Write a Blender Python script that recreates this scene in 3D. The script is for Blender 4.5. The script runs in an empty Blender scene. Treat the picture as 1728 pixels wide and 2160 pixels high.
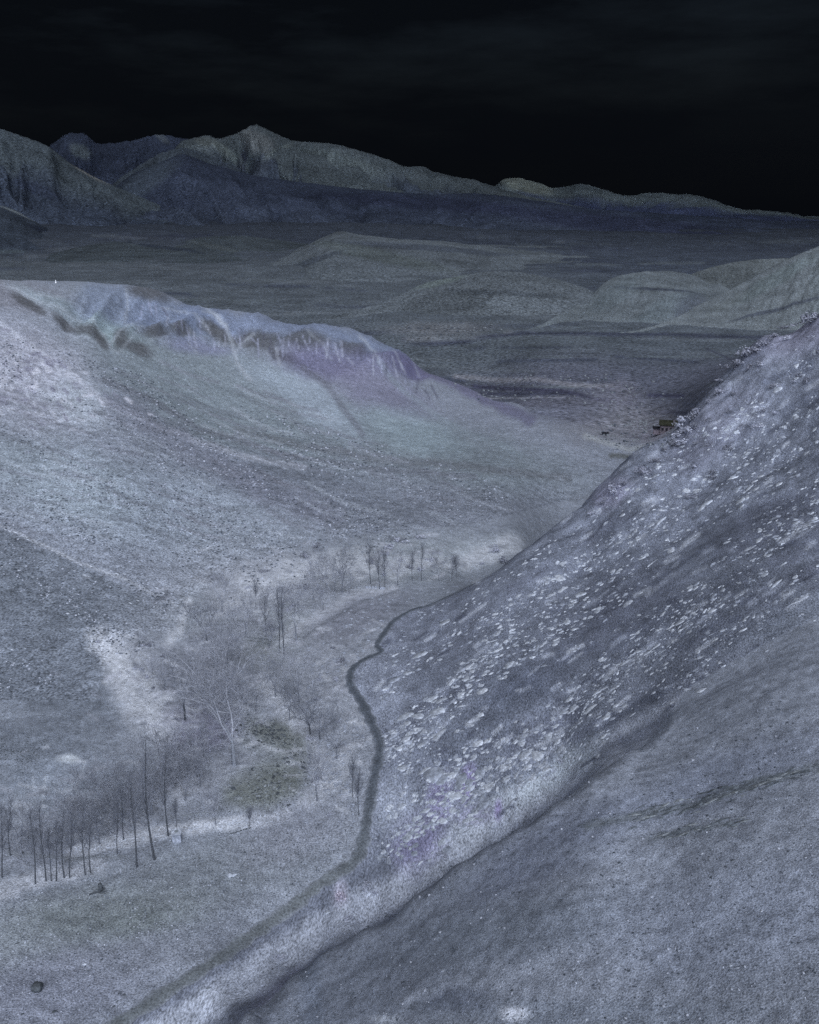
import bpy, bmesh, math, random
import numpy as np
from mathutils import Vector, Matrix

# ------------------------------------------------------------------ camera, sky, light, exposure
SC = bpy.context.scene
COL = SC.collection
FPX, CX, CY = 1870.0, 864.0, 1080.0            # lens in pixels of the photograph
PITCH = math.radians(19.2)
CAMZ = 60.0
cam_data = bpy.data.cameras.new('camera')
cam = bpy.data.objects.new('camera', cam_data)
COL.objects.link(cam)
cam.location = (0, 0, CAMZ)
cam.rotation_euler = (math.pi / 2 - PITCH, 0, 0)
cam_data.sensor_fit = 'VERTICAL'
cam_data.angle_y = 2 * math.atan(1080.0 / FPX)
cam_data.clip_start = 0.5
cam_data.clip_end = 60000
SC.camera = cam

SUN_EL, SUN_AZ = math.radians(40), math.radians(170)   # azimuth clockwise from +Y
world = bpy.data.worlds.new('World')
SC.world = world
world.use_nodes = True
wn, wl = world.node_tree.nodes, world.node_tree.links
wn.clear()
w_out = wn.new('ShaderNodeOutputWorld')
w_bg = wn.new('ShaderNodeBackground')
sky = wn.new('ShaderNodeTexSky')
sky.sky_type = 'NISHITA'
sky.sun_disc = False
sky.sun_elevation = SUN_EL
sky.sun_rotation = SUN_AZ
w_co = wn.new('ShaderNodeTexCoord')
w_map = wn.new('ShaderNodeMapping')
w_map.inputs['Scale'].default_value = (2.2, 2.2, 11.0)
w_map.inputs['Rotation'].default_value = (0.05, -0.12, 3.7)
w_n = wn.new('ShaderNodeTexNoise')
w_n.inputs['Scale'].default_value = 1.3
w_n.inputs['Detail'].default_value = 7
w_n.inputs['Roughness'].default_value = 0.6
w_r = wn.new('ShaderNodeMapRange')
w_r.inputs['From Min'].default_value = 0.46
w_r.inputs['From Max'].default_value = 0.78
w_r.inputs['To Min'].default_value = 0.22
w_r.inputs['To Max'].default_value = 2.6
w_mul = wn.new('ShaderNodeVectorMath')
w_mul.operation = 'SCALE'
wl.new(w_co.outputs['Generated'], w_map.inputs['Vector'])
wl.new(w_map.outputs['Vector'], w_n.inputs['Vector'])
wl.new(w_n.outputs['Fac'], w_r.inputs['Value'])
wl.new(sky.outputs['Color'], w_mul.inputs[0])
wl.new(w_r.outputs['Result'], w_mul.inputs['Scale'])
wl.new(w_mul.outputs['Vector'], w_bg.inputs['Color'])
w_bg.inputs['Strength'].default_value = 0.0009      # a night sky, almost black
wl.new(w_bg.outputs['Background'], w_out.inputs['Surface'])

sun_data = bpy.data.lights.new('sun', 'SUN')
sun = bpy.data.objects.new('sun', sun_data)
COL.objects.link(sun)
sun_data.energy = 1.5
sun_data.angle = math.radians(70)
sun_data.color = (0.97, 0.985, 1.0)
to_sun = Vector((math.sin(SUN_AZ) * math.cos(SUN_EL), math.cos(SUN_AZ) * math.cos(SUN_EL), math.sin(SUN_EL)))
sun.rotation_euler = to_sun.to_track_quat('Z', 'Y').to_euler()
sun.location = (0, 0, 300)

SC.view_settings.view_transform = 'Standard'
SC.view_settings.look = 'None'
SC.view_settings.gamma = 1.0
SC.view_settings.exposure = 1.9
SC.view_settings.use_curve_mapping = False
SC.render.engine = 'CYCLES'
SC.cycles.use_denoising = False                      # the photograph is grainy
SC.cycles.max_bounces = 4
SC.cycles.diffuse_bounces = 2
SC.cycles.volume_bounces = 0

random.seed(4)
RNG = np.random.default_rng(7)

# ------------------------------------------------------------------ pixel <-> ray helpers
SP, CP = math.sin(PITCH), math.cos(PITCH)
def ray(px, py):
    """pixel of the photograph -> (u = x / y, t = drop below the camera / y)"""
    r = (np.asarray(px, float) - CX) / FPX
    v = (CY - np.asarray(py, float)) / FPX
    d = CP + SP * v
    return r / d, (SP - CP * v) / d
def unray(u, t):
    """(u, t) -> pixel"""
    # t = (SP - CP v)/(CP + SP v)  ->  v = (SP - t CP)/(CP + t SP)
    v = (SP - t * CP) / (CP + t * SP)
    return CX + FPX * u * (CP + SP * v), CY - FPX * v

# ------------------------------------------------------------------ noise
def _h(ix, iy, seed):
    n = (ix.astype(np.int64) * 374761393 + iy.astype(np.int64) * 668265263 + seed * 974711) & 0x7fffffff
    n = ((n ^ (n >> 13)) * 1274126177) & 0x7fffffff
    return ((n ^ (n >> 16)) & 0xffff) / 65535.0
def vnoise(x, y, seed=0):
    ix, iy = np.floor(x), np.floor(y)
    fx, fy = x - ix, y - iy
    fx = fx * fx * fx * (fx * (fx * 6 - 15) + 10)
    fy = fy * fy * fy * (fy * (fy * 6 - 15) + 10)
    a, b = _h(ix, iy, seed), _h(ix + 1, iy, seed)
    c, d = _h(ix, iy + 1, seed), _h(ix + 1, iy + 1, seed)
    return (a + (b - a) * fx) * (1 - fy) + (c + (d - c) * fx) * fy
def fbm(x, y, octv=4, seed=0, gain=0.5, ridged=False):
    s, amp, tot = 0.0, 1.0, 0.0
    for k in range(octv):
        n = vnoise(x * 2 ** k + 17.3 * k, y * 2 ** k - 9.1 * k, seed + k) * 2 - 1
        if ridged: n = 1 - 2 * np.abs(n)
        s = s + amp * n; tot += amp; amp *= gain
    return s / tot
def sstep(a, b, x):
    k = np.clip((x - a) / (b - a), 0, 1)
    return k * k * (3 - 2 * k)

# ------------------------------------------------------------------ the valley as a height field
# every row: (px, [(py, distance), ...]) as read off the photograph
COLS = [
 (-350, [(2160, 49), (1800, 69), (1600, 85), (1400, 105), (1100, 142), (900, 180), (700, 235)]),
 (0,    [(2160, 50), (2000, 58.5), (1860, 66), (1700, 78), (1600, 87), (1500, 97), (1400, 109), (1300, 119), (1200, 133), (1100, 150), (1000, 170), (900, 195), (800, 225), (700, 260)]),
 (250,  [(2160, 52), (2000, 60), (1860, 67), (1700, 79), (1600, 88), (1500, 97.5), (1400, 109), (1300, 122), (1200, 138), (1100, 158), (1000, 180), (900, 210), (800, 250), (700, 305), (650, 338)]),
 (430,  [(2160, 52.5), (2000, 60), (1800, 71.5), (1600, 88), (1500, 98), (1400, 110), (1300, 128), (1200, 148), (1100, 172), (1000, 200), (900, 245), (800, 300), (750, 330), (700, 365)]),
 (620,  [(1900, 65), (1800, 71.5), (1700, 79), (1600, 87.5), (1500, 97.5), (1400, 109), (1300, 127), (1200, 150), (1100, 180), (1000, 215), (900, 270), (800, 340), (750, 380)]),
 (750,  [(1900, 65), (1800, 71), (1700, 78), (1600, 86), (1500, 96), (1400, 108), (1300, 127), (1200, 152), (1100, 185), (1000, 225), (900, 285), (800, 370)]),
 (900,  [(1850, 67), (1800, 70), (1700, 76), (1600, 83), (1500, 93), (1400, 107), (1300, 126), (1230, 144), (1200, 153), (1100, 186), (1000, 230), (950, 265), (900, 310), (850, 400)]),
 (1090, [(1700, 71), (1600, 78), (1500, 87), (1400, 98), (1300, 114), (1200, 136), (1140, 172), (1100, 190), (1000, 240), (950, 275), (900, 320), (870, 360), (820, 440), (780, 520)]),
 (1250, [(1590, 71), (1500, 80), (1400, 92), (1300, 106), (1200, 126), (1150, 141), (1055, 222), (1000, 255), (950, 290), (900, 335), (870, 375), (800, 480)]),
 (1420, [(2160, 34), (2000, 40), (1800, 48), (1650, 57), (1520, 68), (1450, 76), (1400, 81), (1300, 94), (1200, 110), (1100, 130), (1000, 156), (905, 330), (870, 375), (800, 490)]),
 (1560, [(2160, 33), (2000, 38.5), (1800, 46), (1600, 57), (1450, 69), (1300, 84), (1200, 98), (1100, 116), (1000, 138), (900, 160), (800, 178), (740, 610)]),
 (1728, [(2160, 32), (2000, 37), (1800, 44), (1600, 53), (1450, 63), (1300, 76), (1200, 88), (1100, 104), (1000, 122), (900, 142), (800, 160)]),
 (2100, [(2160, 30), (1600, 50), (1300, 70), (1000, 112), (800, 145)]),
]
NEAR_CREST = [(520, 2130, 48.5), (620, 2045, 55), (680, 1997, 56.5), (767, 1945, 57), (870, 1880, 57), (960, 1812, 57.5), (1090, 1735, 58), (1250, 1632, 60), (1330, 1580, 62.5)]
HILL_CREST = [(1000, 1225, 137), (1090, 1165, 146), (1170, 1122, 158), (1245, 1068, 168), (1300, 1026, 174), (1350, 988, 177), (1400, 946, 178), (1440, 898, 180), (1490, 838, 182), (1560, 755, 185), (1620, 704, 183), (1728, 662, 180), (2100, 560, 172)]
RIDGE_CREST = [(-350, 560, 285), (0, 587, 312), (120, 592, 345), (250, 600, 378), (340, 612, 392), (430, 652, 405), (540, 664, 420), (620, 680, 432), (700, 688, 444), (780, 705, 452), (850, 745, 462), (905, 783, 470), (1000, 822, 440), (1060, 848, 420)]
_pts, _lam = [], []
def _add(px, py, Y, dt=0.0, lam=2e-4):
    u, t = ray(px, py)
    _pts.append((float(u), math.log(Y), float(t) + dt)); _lam.append(lam)
for px, rows in COLS:
    for py, Y in rows: _add(px, py, Y, 0, 4e-3)
for (p0, r0), (p1, r1) in zip(COLS, COLS[1:]):        # columns half way between
    d0, d1 = dict(r0), dict(r1)
    for py in d0:
        if py in d1:
            for s_ in ((0.5,) if p1 - p0 < 200 else (0.33, 0.67)):
                _add(p0 + (p1 - p0) * s_, py, d0[py] + (d1[py] - d0[py]) * s_, 0, 6e-3)
def dense(poly, step=55):
    out = []
    for (a, b, c), (d, e, f) in zip(poly, poly[1:]):
        n = max(1, int(abs(d - a) / step))
        for k in range(n):
            s = k / n
            out.append((a + (d - a) * s, b + (e - b) * s, c + (f - c) * s))
    return out + [poly[-1]]
for k, (px, py, Y) in enumerate(dense(NEAR_CREST)):
    _add(px, py, Y)
    g = min(1.0, max(0.0, (px - 560) / 280.0)) * (1.0 if px < 1130 else max(0.0, 1 - (px - 1130) / 130))
    _add(px, py, Y * 1.06, 0.05 * g)
    ub, tb = ray(px + (px - 900) * 0.12, 2330)            # the near slope runs straight down from its edge
    Yb = np.interp(px, [470, 620, 750, 900, 1090, 1250, 1420], [45, 41, 38, 36, 33.5, 31.5, 30])
    uc_, tc_ = ray(px, py)
    z0, z1 = CAMZ - tc_ * Y, CAMZ - tb * Yb
    for s_ in (0.12, 0.28, 0.45, 0.65, 0.85, 1.0):
        Ys = Y + (Yb - Y) * s_; zs = z0 + (z1 - z0) * s_ + 0.8 * math.sin(math.pi * s_)
        _pts.append((float(uc_ + (ub - uc_) * s_), math.log(Ys), float((CAMZ - zs) / Ys))); _lam.append(2e-3)
for px, py, Y in dense(HILL_CREST):
    _add(px, py, Y)
    g = sstep(1000, 1260, px)
    _add(px, py, Y * 1.07, 0.012 + 0.035 * g)
    if px > 1300: _add(px, py, Y * 1.35, 0.03 + 0.10 * sstep(1350, 1700, px))
for px, py, Y in dense(RIDGE_CREST):
    _add(px, py, Y)
    k = 1 - sstep(700, 1060, px)
    _add(px, py, Y * 1.10, 0.012 * k + 0.001)
    if px < 800: _add(px, py, Y * 1.30, 0.045 * k)
for px in range(-350, 2200, 170):
    u, _ = ray(px, 700)
    for Y in (760, 900):
        _pts.append((float(u), math.log(Y), 95.0 / Y)); _lam.append(1e-3)
P = np.array(_pts)
US = 4.0
A = np.stack([P[:, 0] * US, P[:, 1]], 1)
def _k(r2): return r2 * np.sqrt(r2)
n = len(A)
K = _k(((A[:, None] - A[None]) ** 2).sum(-1)) + np.diag(_lam)
Q = np.hstack([np.ones((n, 1)), A])
M = np.block([[K, Q], [Q.T, np.zeros((3, 3))]])
W = np.linalg.solve(M, np.concatenate([P[:, 2], np.zeros(3)]))
def field(u, L):
    sh = u.shape
    X = np.stack([u.ravel() * US, L.ravel()], 1)
    out = np.empty(len(X))
    for i in range(0, len(X), 20000):
        x = X[i:i + 20000]
        out[i:i + 20000] = _k(((x[:, None] - A[None]) ** 2).sum(-1)) @ W[:n] + W[n] + x @ W[n + 1:]
    return out.reshape(sh)

NU, NL = 860, 1060
U1 = np.linspace(-0.78, 0.78, NU)
L1 = np.concatenate([np.linspace(math.log(13), math.log(27), 60, endpoint=False), np.linspace(math.log(27), math.log(640), 800, endpoint=False), np.linspace(math.log(640), math.log(26000), NL - 860)])
# the smooth field on a coarser grid, then bilinear
uc, lc = np.linspace(-0.78, 0.78, 200), np.linspace(math.log(27), math.log(1000), 330)
Tc = field(*np.meshgrid(uc, lc, indexing='ij'))
def bil(u, L):
    a = np.clip((u - uc[0]) / (uc[1] - uc[0]), 0, len(uc) - 1.001); b = np.clip((L - lc[0]) / (lc[1] - lc[0]), 0, len(lc) - 1.001)
    i, j = a.astype(int), b.astype(int); a, b = a - i, b - j
    return (Tc[i, j] * (1 - a) + Tc[i + 1, j] * a) * (1 - b) + (Tc[i, j + 1] * (1 - a) + Tc[i + 1, j + 1] * a) * b
# the near slope: a plain sheet falling away from its edge
_nc = NEAR_CREST + [(1420, 1495, 72), (1560, 1410, 74), (1728, 1310, 75), (2100, 1200, 70)]
_ncu = np.array([float(ray(a, b)[0]) for a, b, c in _nc]); _ncy = np.array([c for a, b, c in _nc], float)
_ncz = np.array([CAMZ - float(ray(a, b)[1]) * c for a, b, c in _nc])
_ncz[-4:] = (16.4, 19.6, 23.0, 27.0)
_nbz = np.interp([a for a, b, c in _nc], [470, 620, 750, 900, 1090, 1250, 1420, 1560, 1728, 2100], [4.0, 5.7, 9.7, 12.3, 15.6, 18.0, 20.0, 21.6, 23.0, 26.0])
def smooth_interp(u, xs, ys, sg=14.0):
    uu = np.linspace(-0.8, 0.9, 700); v = np.interp(uu, xs, ys); k = np.exp(-0.5 * (np.arange(-90, 91) / sg) ** 2); k /= k.sum()
    return np.interp(u, uu, np.convolve(np.pad(v, 90, 'edge'), k, 'valid'))
def near_sheet(u, Y, z):
    yc = np.interp(u, _ncu, _ncy); zc = np.interp(u, _ncu, _ncz); zb = smooth_interp(u, _ncu, _nbz, 34.0); ycs, zcs = smooth_interp(u, _ncu, _ncy), smooth_interp(u, _ncu, _ncz)
    s_ = np.clip((ycs - Y) / (ycs - 30.0), -0.2, 1.2)
    zn = zcs + (zb - zcs) * s_ + 1.1 * np.sin(np.pi * np.clip(s_, 0, 1))
    k = (1 - sstep(0.90, 1.0, Y / yc)) * sstep(_ncu[0] + 0.005, _ncu[0] + 0.06, u)
    return z * (1 - k) + zn * k
def terrain_t(u, L):
    Y = np.exp(L)
    w = sstep(math.log(600), math.log(800), L)
    x = u * Y
    Yc_ = np.maximum(Y, 33.0); t = bil(u, np.log(Yc_)) * (1 - w) + w * 95.0 / Y
    z = CAMZ - t * Yc_
    z = near_sheet(u, Y, z)
    # natural unevenness, in world space
    near = 1 - sstep(250, 600, Y)
    z = z + near * (0.22 * fbm(x / 7, Y / 7, 4, 3) + 0.10 * fbm(x / 1.5, Y / 1.5, 3, 9))
    z = z + sstep(90, 240, Y) * (1 - sstep(500, 700, Y)) * (0.8 * fbm(x / 30, Y / 34, 4, 21))
    z = z + sstep(0.1, 0.2, u) * sstep(105, 140, Y) * (1 - sstep(190, 215, Y)) * (0.9 * fbm(x / 5, Y / 5, 4, 27, 0.55) + 1.0 * fbm(x / 14, Y / 14, 3, 29))
    far = sstep(600, 1200, Y)
    z = z + far * 5 * sstep(700, 1100, Y) * fbm(x / 190, Y / 75, 5, 37, 0.55, True)
    z = z + far * (5 * fbm(x / 420, Y / 300, 5, 31) + 6 * sstep(1500, 4000, Y) * fbm(x / 1500, Y / 900, 4, 41))
    z = z + sstep(1200, 2400, Y) * (40 * fbm(x / 900, Y / 620, 5, 47, 0.5) + 0.012 * np.maximum(0, Y - 2000) * (1 - sstep(-900, 900, x)))
    z = z - np.maximum(0, Y - 3600) * 0.035
    return z
UU, LL = np.meshgrid(U1, L1, indexing='ij')
YY = np.exp(LL)
XX = UU * YY
ZZ = terrain_t(UU, LL)
# ------------------------------------------------------------------ colours
def lin(c):
    c = np.asarray(c, float) / 255.0
    return np.where(c <= 0.04045, c / 12.92, ((c + 0.055) / 1.055) ** 2.4)
KL = 0.60                                       # how the light of this scene turns albedo into picture values
def alb(c): return lin(c) / KL

def node_mat(name, fine=2.0, amp=0.35, coarse=0.25, camp=0.2, bump=0.3, bdist=0.3, attr=True, colour=(0.2, 0.2, 0.2), stretch=None, rot=0.0):
    m = bpy.data.materials.new(name)
    m.use_nodes = True
    nt = m.node_tree; N, Lk = nt.nodes, nt.links
    N.clear()
    out = N.new('ShaderNodeOutputMaterial'); bs = N.new('ShaderNodeBsdfPrincipled')
    bs.inputs['Roughness'].default_value = 0.95
    bs.inputs['Specular IOR Level'].default_value = 0.1
    co = N.new('ShaderNodeTexCoord'); mp = N.new('ShaderNodeMapping')
    if stretch: mp.inputs['Scale'].default_value = stretch
    mp.inputs['Rotation'].default_value = (0, 0, rot)
    Lk.new(co.outputs['Object'], mp.inputs['Vector'])
    def noise(scale, det, ro):
        t = N.new('ShaderNodeTexNoise'); t.inputs['Scale'].default_value = scale
        t.inputs['Detail'].default_value = det; t.inputs['Roughness'].default_value = ro
        Lk.new(mp.outputs['Vector'], t.inputs['Vector']); return t
    def rng(src, a):
        r = N.new('ShaderNodeMapRange'); r.inputs['From Min'].default_value = 0.36; r.inputs['From Max'].default_value = 0.64; r.clamp = False
        r.inputs['To Min'].default_value = 1 - a; r.inputs['To Max'].default_value = 1 + a
        Lk.new(src, r.inputs['Value']); return r.outputs['Result']
    n1, n2 = noise(fine, 2.0, 0.65), noise(coarse, 6, 0.62)
    mu = N.new('ShaderNodeMath'); mu.operation = 'MULTIPLY'
    Lk.new(rng(n1.outputs['Fac'], amp), mu.inputs[0]); Lk.new(rng(n2.outputs['Fac'], camp), mu.inputs[1])
    sc = N.new('ShaderNodeVectorMath'); sc.operation = 'SCALE'
    if attr:
        at = N.new('ShaderNodeAttribute'); at.attribute_name = 'Col'
        Lk.new(at.outputs['Color'], sc.inputs[0])
    else:
        sc.inputs[0].default_value = tuple(colour[:3])
    Lk.new(mu.outputs['Value'], sc.inputs['Scale'])
    Lk.new(sc.outputs['Vector'], bs.inputs['Base Color'])
    if bump:
        b = N.new('ShaderNodeBump'); b.inputs['Strength'].default_value = bump; b.inputs['Distance'].default_value = bdist
        Lk.new(n1.outputs['Fac'], b.inputs['Height']); Lk.new(b.outputs['Normal'], bs.inputs['Normal'])
    Lk.new(bs.outputs['BSDF'], out.inputs['Surface'])
    return m

def tag(o, label=None, cat=None, group=None, kind=None):
    if label: o['label'] = label
    if cat: o['category'] = cat
    if group: o['group'] = group
    if kind: o['kind'] = kind
    return o
def mesh_obj(name, verts, faces, mat, parent=None, cols=None, smooth=False):
    me = bpy.data.meshes.new(name)
    verts = np.asarray(verts, np.float32)
    me.from_pydata(verts.tolist() if len(verts) < 5000 else verts, [], faces if not isinstance(faces, np.ndarray) else faces.tolist())
    if mat: me.materials.append(mat)
    if cols is not None:
        a = me.color_attributes.new('Col', 'FLOAT_COLOR', 'POINT')
        rgba = np.ones((len(verts), 4), np.float32); rgba[:, :3] = cols
        a.data.foreach_set('color', rgba.ravel())
    if smooth: me.polygons.foreach_set('use_smooth', [True] * len(me.polygons))
    o = bpy.data.objects.new(name, me); COL.objects.link(o)
    if parent: o.parent = parent
    return o
def grid_mesh(name, X, Y, Z, mat, cols, keep=None, normals=None):
    """quads of a regular grid, only those marked in keep (cells)"""
    nu, nl = X.shape
    idx = np.arange(nu * nl).reshape(nu, nl)
    q = np.stack([idx[:-1, :-1], idx[1:, :-1], idx[1:, 1:], idx[:-1, 1:]], -1)
    q = q[keep] if keep is not None else q.reshape(-1, 4)
    used, inv = np.unique(q, return_inverse=True)
    q = inv.reshape(-1, 4)
    v = np.stack([X.ravel(), Y.ravel(), Z.ravel()], -1)[used]
    me = bpy.data.meshes.new(name)
    me.vertices.add(len(v)); me.vertices.foreach_set('co', v.astype(np.float32).ravel())
    me.loops.add(q.size); me.loops.foreach_set('vertex_index', q.astype(np.int32).ravel())
    me.polygons.add(len(q)); me.polygons.foreach_set('loop_start', (np.arange(len(q)) * 4).astype(np.int32))
    me.update(calc_edges=True)
    me.polygons.foreach_set('use_smooth', np.ones(len(q), bool))
    a = me.color_attributes.new('Col', 'FLOAT_COLOR', 'POINT')
    rgba = np.ones((len(v), 4), np.float32); rgba[:, :3] = cols.reshape(-1, 3)[used]
    a.data.foreach_set('color', rgba.ravel())
    me.materials.append(mat)
    me.validate()
    if normals is not None:
        me.normals_split_custom_set_from_vertices(normals.reshape(-1, 3)[used].tolist())
    o = bpy.data.objects.new(name, me); COL.objects.link(o)
    return o

# ------------------------------------------------------------------ regions of the valley
TT = (CAMZ - ZZ) / YY
PXX, PYY = unray(UU, TT)
PXU = CX + FPX * UU * 1.0                            # column position, whatever the row
PATH = [(200, 2195), (250, 2160), (420, 2050), (520, 1982), (610, 1918), (680, 1862), (752, 1812), (772, 1740), (784, 1670), (795, 1615), (801, 1570), (786, 1530), (762, 1480), (740, 1446), (742, 1415), (768, 1392), (803, 1376), (796, 1360), (815, 1330), (834, 1308), (870, 1287), (912, 1274), (1000, 1232)]
def along(poly, x, ix=0, iy=1):
    p = np.array(poly); o = np.argsort(p[:, ix]); return np.interp(x, p[o, ix], p[o, iy])
nearY = along([(300, 0, 20), (440, 0, 42), (470, 0, 46)] + NEAR_CREST + [(1450, 0, 74), (1728, 0, 76), (2300, 0, 70)], PXX, 0, 2)
isnear = YY < nearY
hillY = along([(880, 0, 120), (930, 0, 131)] + HILL_CREST + [(2600, 500, 165)], PXX, 0, 2)
pathpx = along([(p[1], p[0]) for p in PATH] + [(1100, 1100), (900, 1400)], PYY)
isrock = (~isnear) & (YY < hillY * 1.12) & (PXX > pathpx)
toe = along([(-900, 1480), (0, 1480), (200, 1480), (240, 1350), (360, 1330), (400, 1270), (520, 1185), (750, 1130), (1000, 1105), (1250, 1040), (1400, 985), (1700, 960)], PXX)
ridgeY = along([(-1500, 0, 200)] + RIDGE_CREST + [(1120, 885, 345), (1250, 920, 316), (1400, 960, 288), (1560, 960, 280), (2600, 960, 280)], PXX, 0, 2)
isleft = (~isnear) & (~isrock) & (PYY < toe) & (YY < ridgeY * 1.05) & (YY > 80)
isfar = (~isnear) & (~isrock) & (~isleft) & (YY > 240) & (PYY < toe)
REG = np.where(isnear, 0, np.where(isrock, 1, np.where(isleft, 2, np.where(isfar, 4, 3))))

COLR = np.empty(XX.shape + (3,))
for k, c in enumerate([(103, 109, 122), (94, 100, 115), (118, 125, 140), (118, 125, 139), (72, 79, 88)]):
    COLR[REG == k] = c
# far plain: nearer flats are violet grey, further ones greener
w = sstep(560, 760, YY)[..., None] * (REG == 4)[..., None]
COLR = COLR * (1 - w) + np.array((74, 81, 90)) * w
w = (1 - sstep(480, 640, YY))[..., None] * (REG == 4)[..., None]
COLR = COLR * (1 - w) + np.array((76, 80, 94)) * w
w = (sstep(1200, 2700, YY + 900 * sstep(0.0, 0.3, UU) + 700 * fbm(XX / 700, YY / 500, 4, 77)) * 0.95)[..., None] * (REG == 4)[..., None]  # distance fade to the range's navy put into the colour, besides the haze
COLR = COLR * (1 - w) + np.array((60, 67, 80)) * w
WX, WY = fbm(PXX / 38, PYY / 38, 3, 71) * 12, fbm(PXX / 38, PYY / 38, 3, 83) * 12     # ragged edges
_fx, _fy, _fwx, _fwy, _fc = PXX.ravel(), PYY.ravel(), WX.ravel(), WY.ravel(), COLR.reshape(-1, 3)
_ix = {}
def RIN(regs):
    if regs not in _ix:
        i = np.nonzero(np.isin(REG, regs).ravel() & (_fx > -400) & (_fx < 2150) & (_fy < 2400))[0]
        _ix[regs] = (i, _fx[i], _fy[i], _fwx[i], _fwy[i])
    return _ix[regs]
def blob(cx, cy, rx, ry, col, k=1.0, rot=0.0, regs=(0, 1, 2, 3, 4), soft=0.6):
    a = math.radians(rot); q = min(1.0, max(0.5, min(rx, ry) / 40)); m_ = max(rx, ry) * (1 + soft) + 14
    i, fx, fy, wx, wy = RIN(tuple(regs))
    I = np.nonzero((fx > cx - m_) & (fx < cx + m_) & (fy > cy - m_) & (fy < cy + m_))[0]
    dx, dy = fx[I] + wx[I] * q - cx, fy[I] + wy[I] * q - cy
    e = np.sqrt(((dx * math.cos(a) + dy * math.sin(a)) / rx) ** 2 + ((-dx * math.sin(a) + dy * math.cos(a)) / ry) ** 2)
    w = (k * (1 - sstep(1 - soft, 1 + soft, e)))[:, None]; j = i[I]
    _fc[j] = _fc[j] * (1 - w) + np.array(col, float) * w
def line(pts, wid, col, k=1.0, regs=(0, 1, 2, 3, 4), soft=0.7, wob=1.0):
    m_ = wid * (1 + soft) + 14; ax, ay = [q[0] for q in pts], [q[1] for q in pts]
    i, fx, fy, wx, wy = RIN(tuple(regs))
    I = np.nonzero((fx > min(ax) - m_) & (fx < max(ax) + m_) & (fy > min(ay) - m_) & (fy < max(ay) + m_))[0]
    x, y = fx[I] + wx[I] * wob * min(1, wid / 20), fy[I] + wy[I] * wob * min(1, wid / 20)
    d = np.full(x.shape, 1e9)
    for (a, b), (c, e) in zip(pts, pts[1:]):
        L2 = (c - a) ** 2 + (e - b) ** 2
        s = np.clip(((x - a) * (c - a) + (y - b) * (e - b)) / L2, 0, 1)
        d = np.minimum(d, np.hypot(x - a - s * (c - a), y - b - s * (e - b)))
    w = (k * (1 - sstep(wid * (1 - soft), wid * (1 + soft), d)))[:, None]; j = i[I]
    _fc[j] = _fc[j] * (1 - w) + np.array(col, float) * w

# left hillside and its eroded crest
L = (2,)
blob(450, 840, 330, 110, (112, 123, 133), 0.8, 30, L)
blob(350, 1070, 300, 90, (127, 137, 152), 0.8, 10, L)
blob(100, 1000, 180, 80, (128, 139, 152), 0.7, 20, L)
blob(640, 1030, 230, 55, (99, 105, 119), 0.8, 14, L)
blob(950, 960, 260, 60, (102, 112, 121), 0.7, 12, L)
blob(1000, 1080, 260, 40, (100, 106, 119), 0.7, 0, L)
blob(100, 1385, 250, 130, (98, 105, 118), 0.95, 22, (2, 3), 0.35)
blob(60, 1250, 160, 50, (100, 108, 120), 0.7, 28, L)
blob(660, 845, 120, 38, (138, 150, 166), 0.75, 38, L, 0.4)
blob(560, 790, 80, 24, (130, 142, 157), 0.6, 32, L)
blob(860, 905, 110, 42, (128, 143, 155), 0.7, 20, L)
blob(60, 790, 130, 100, (140, 144, 160), 0.9, 35, L)
blob(160, 850, 70, 42, (152, 162, 176), 0.6, 30, L)
blob(40, 620, 100, 30, (110, 112, 124), 0.7, 12, L)
blob(110, 640, 90, 16, (128, 142, 154), 0.7, 24, L)
blob(250, 650, 90, 48, (110, 121, 143), 0.8, 12, L, 0.4)
blob(360, 668, 90, 40, (106, 117, 141), 0.8, 14, L, 0.4)
line([(400, 660), (480, 680), (560, 690), (640, 700), (720, 708), (800, 728), (860, 757)], 24, (104, 115, 140), 0.8, L)
blob(230, 700, 60, 26, (132, 150, 158), 0.6, 20, L)
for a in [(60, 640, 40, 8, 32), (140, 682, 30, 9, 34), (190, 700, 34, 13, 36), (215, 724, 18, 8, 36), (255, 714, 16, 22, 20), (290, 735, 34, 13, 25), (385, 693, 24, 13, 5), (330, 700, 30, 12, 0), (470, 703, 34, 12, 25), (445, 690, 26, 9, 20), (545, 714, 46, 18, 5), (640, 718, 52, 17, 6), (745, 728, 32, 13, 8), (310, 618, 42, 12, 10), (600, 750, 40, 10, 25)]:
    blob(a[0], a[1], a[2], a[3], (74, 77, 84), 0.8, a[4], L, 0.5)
blob(680, 765, 85, 32, (92, 92, 120), 0.75, 12, L); blob(800, 762, 85, 26, (95, 96, 124), 0.7, 14, L); blob(870, 772, 45, 18, (94, 93, 124), 0.7, 25, L)
blob(790, 820, 110, 35, (104, 104, 128), 0.6, 20, L); blob(420, 730, 70, 18, (112, 116, 146), 0.6, 8, L)
line([(640, 775), (690, 815), (740, 880), (765, 915)], 7, (90, 93, 106), 0.5, L)
line([(905, 785), (980, 820), (1060, 855), (1120, 885)], 11, (92, 92, 118), 0.7, L)
line([(800, 770), (870, 840), (960, 900), (1100, 960)], 6, (125, 138, 150), 0.35, L)
PALE = (150, 158, 172)
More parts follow.
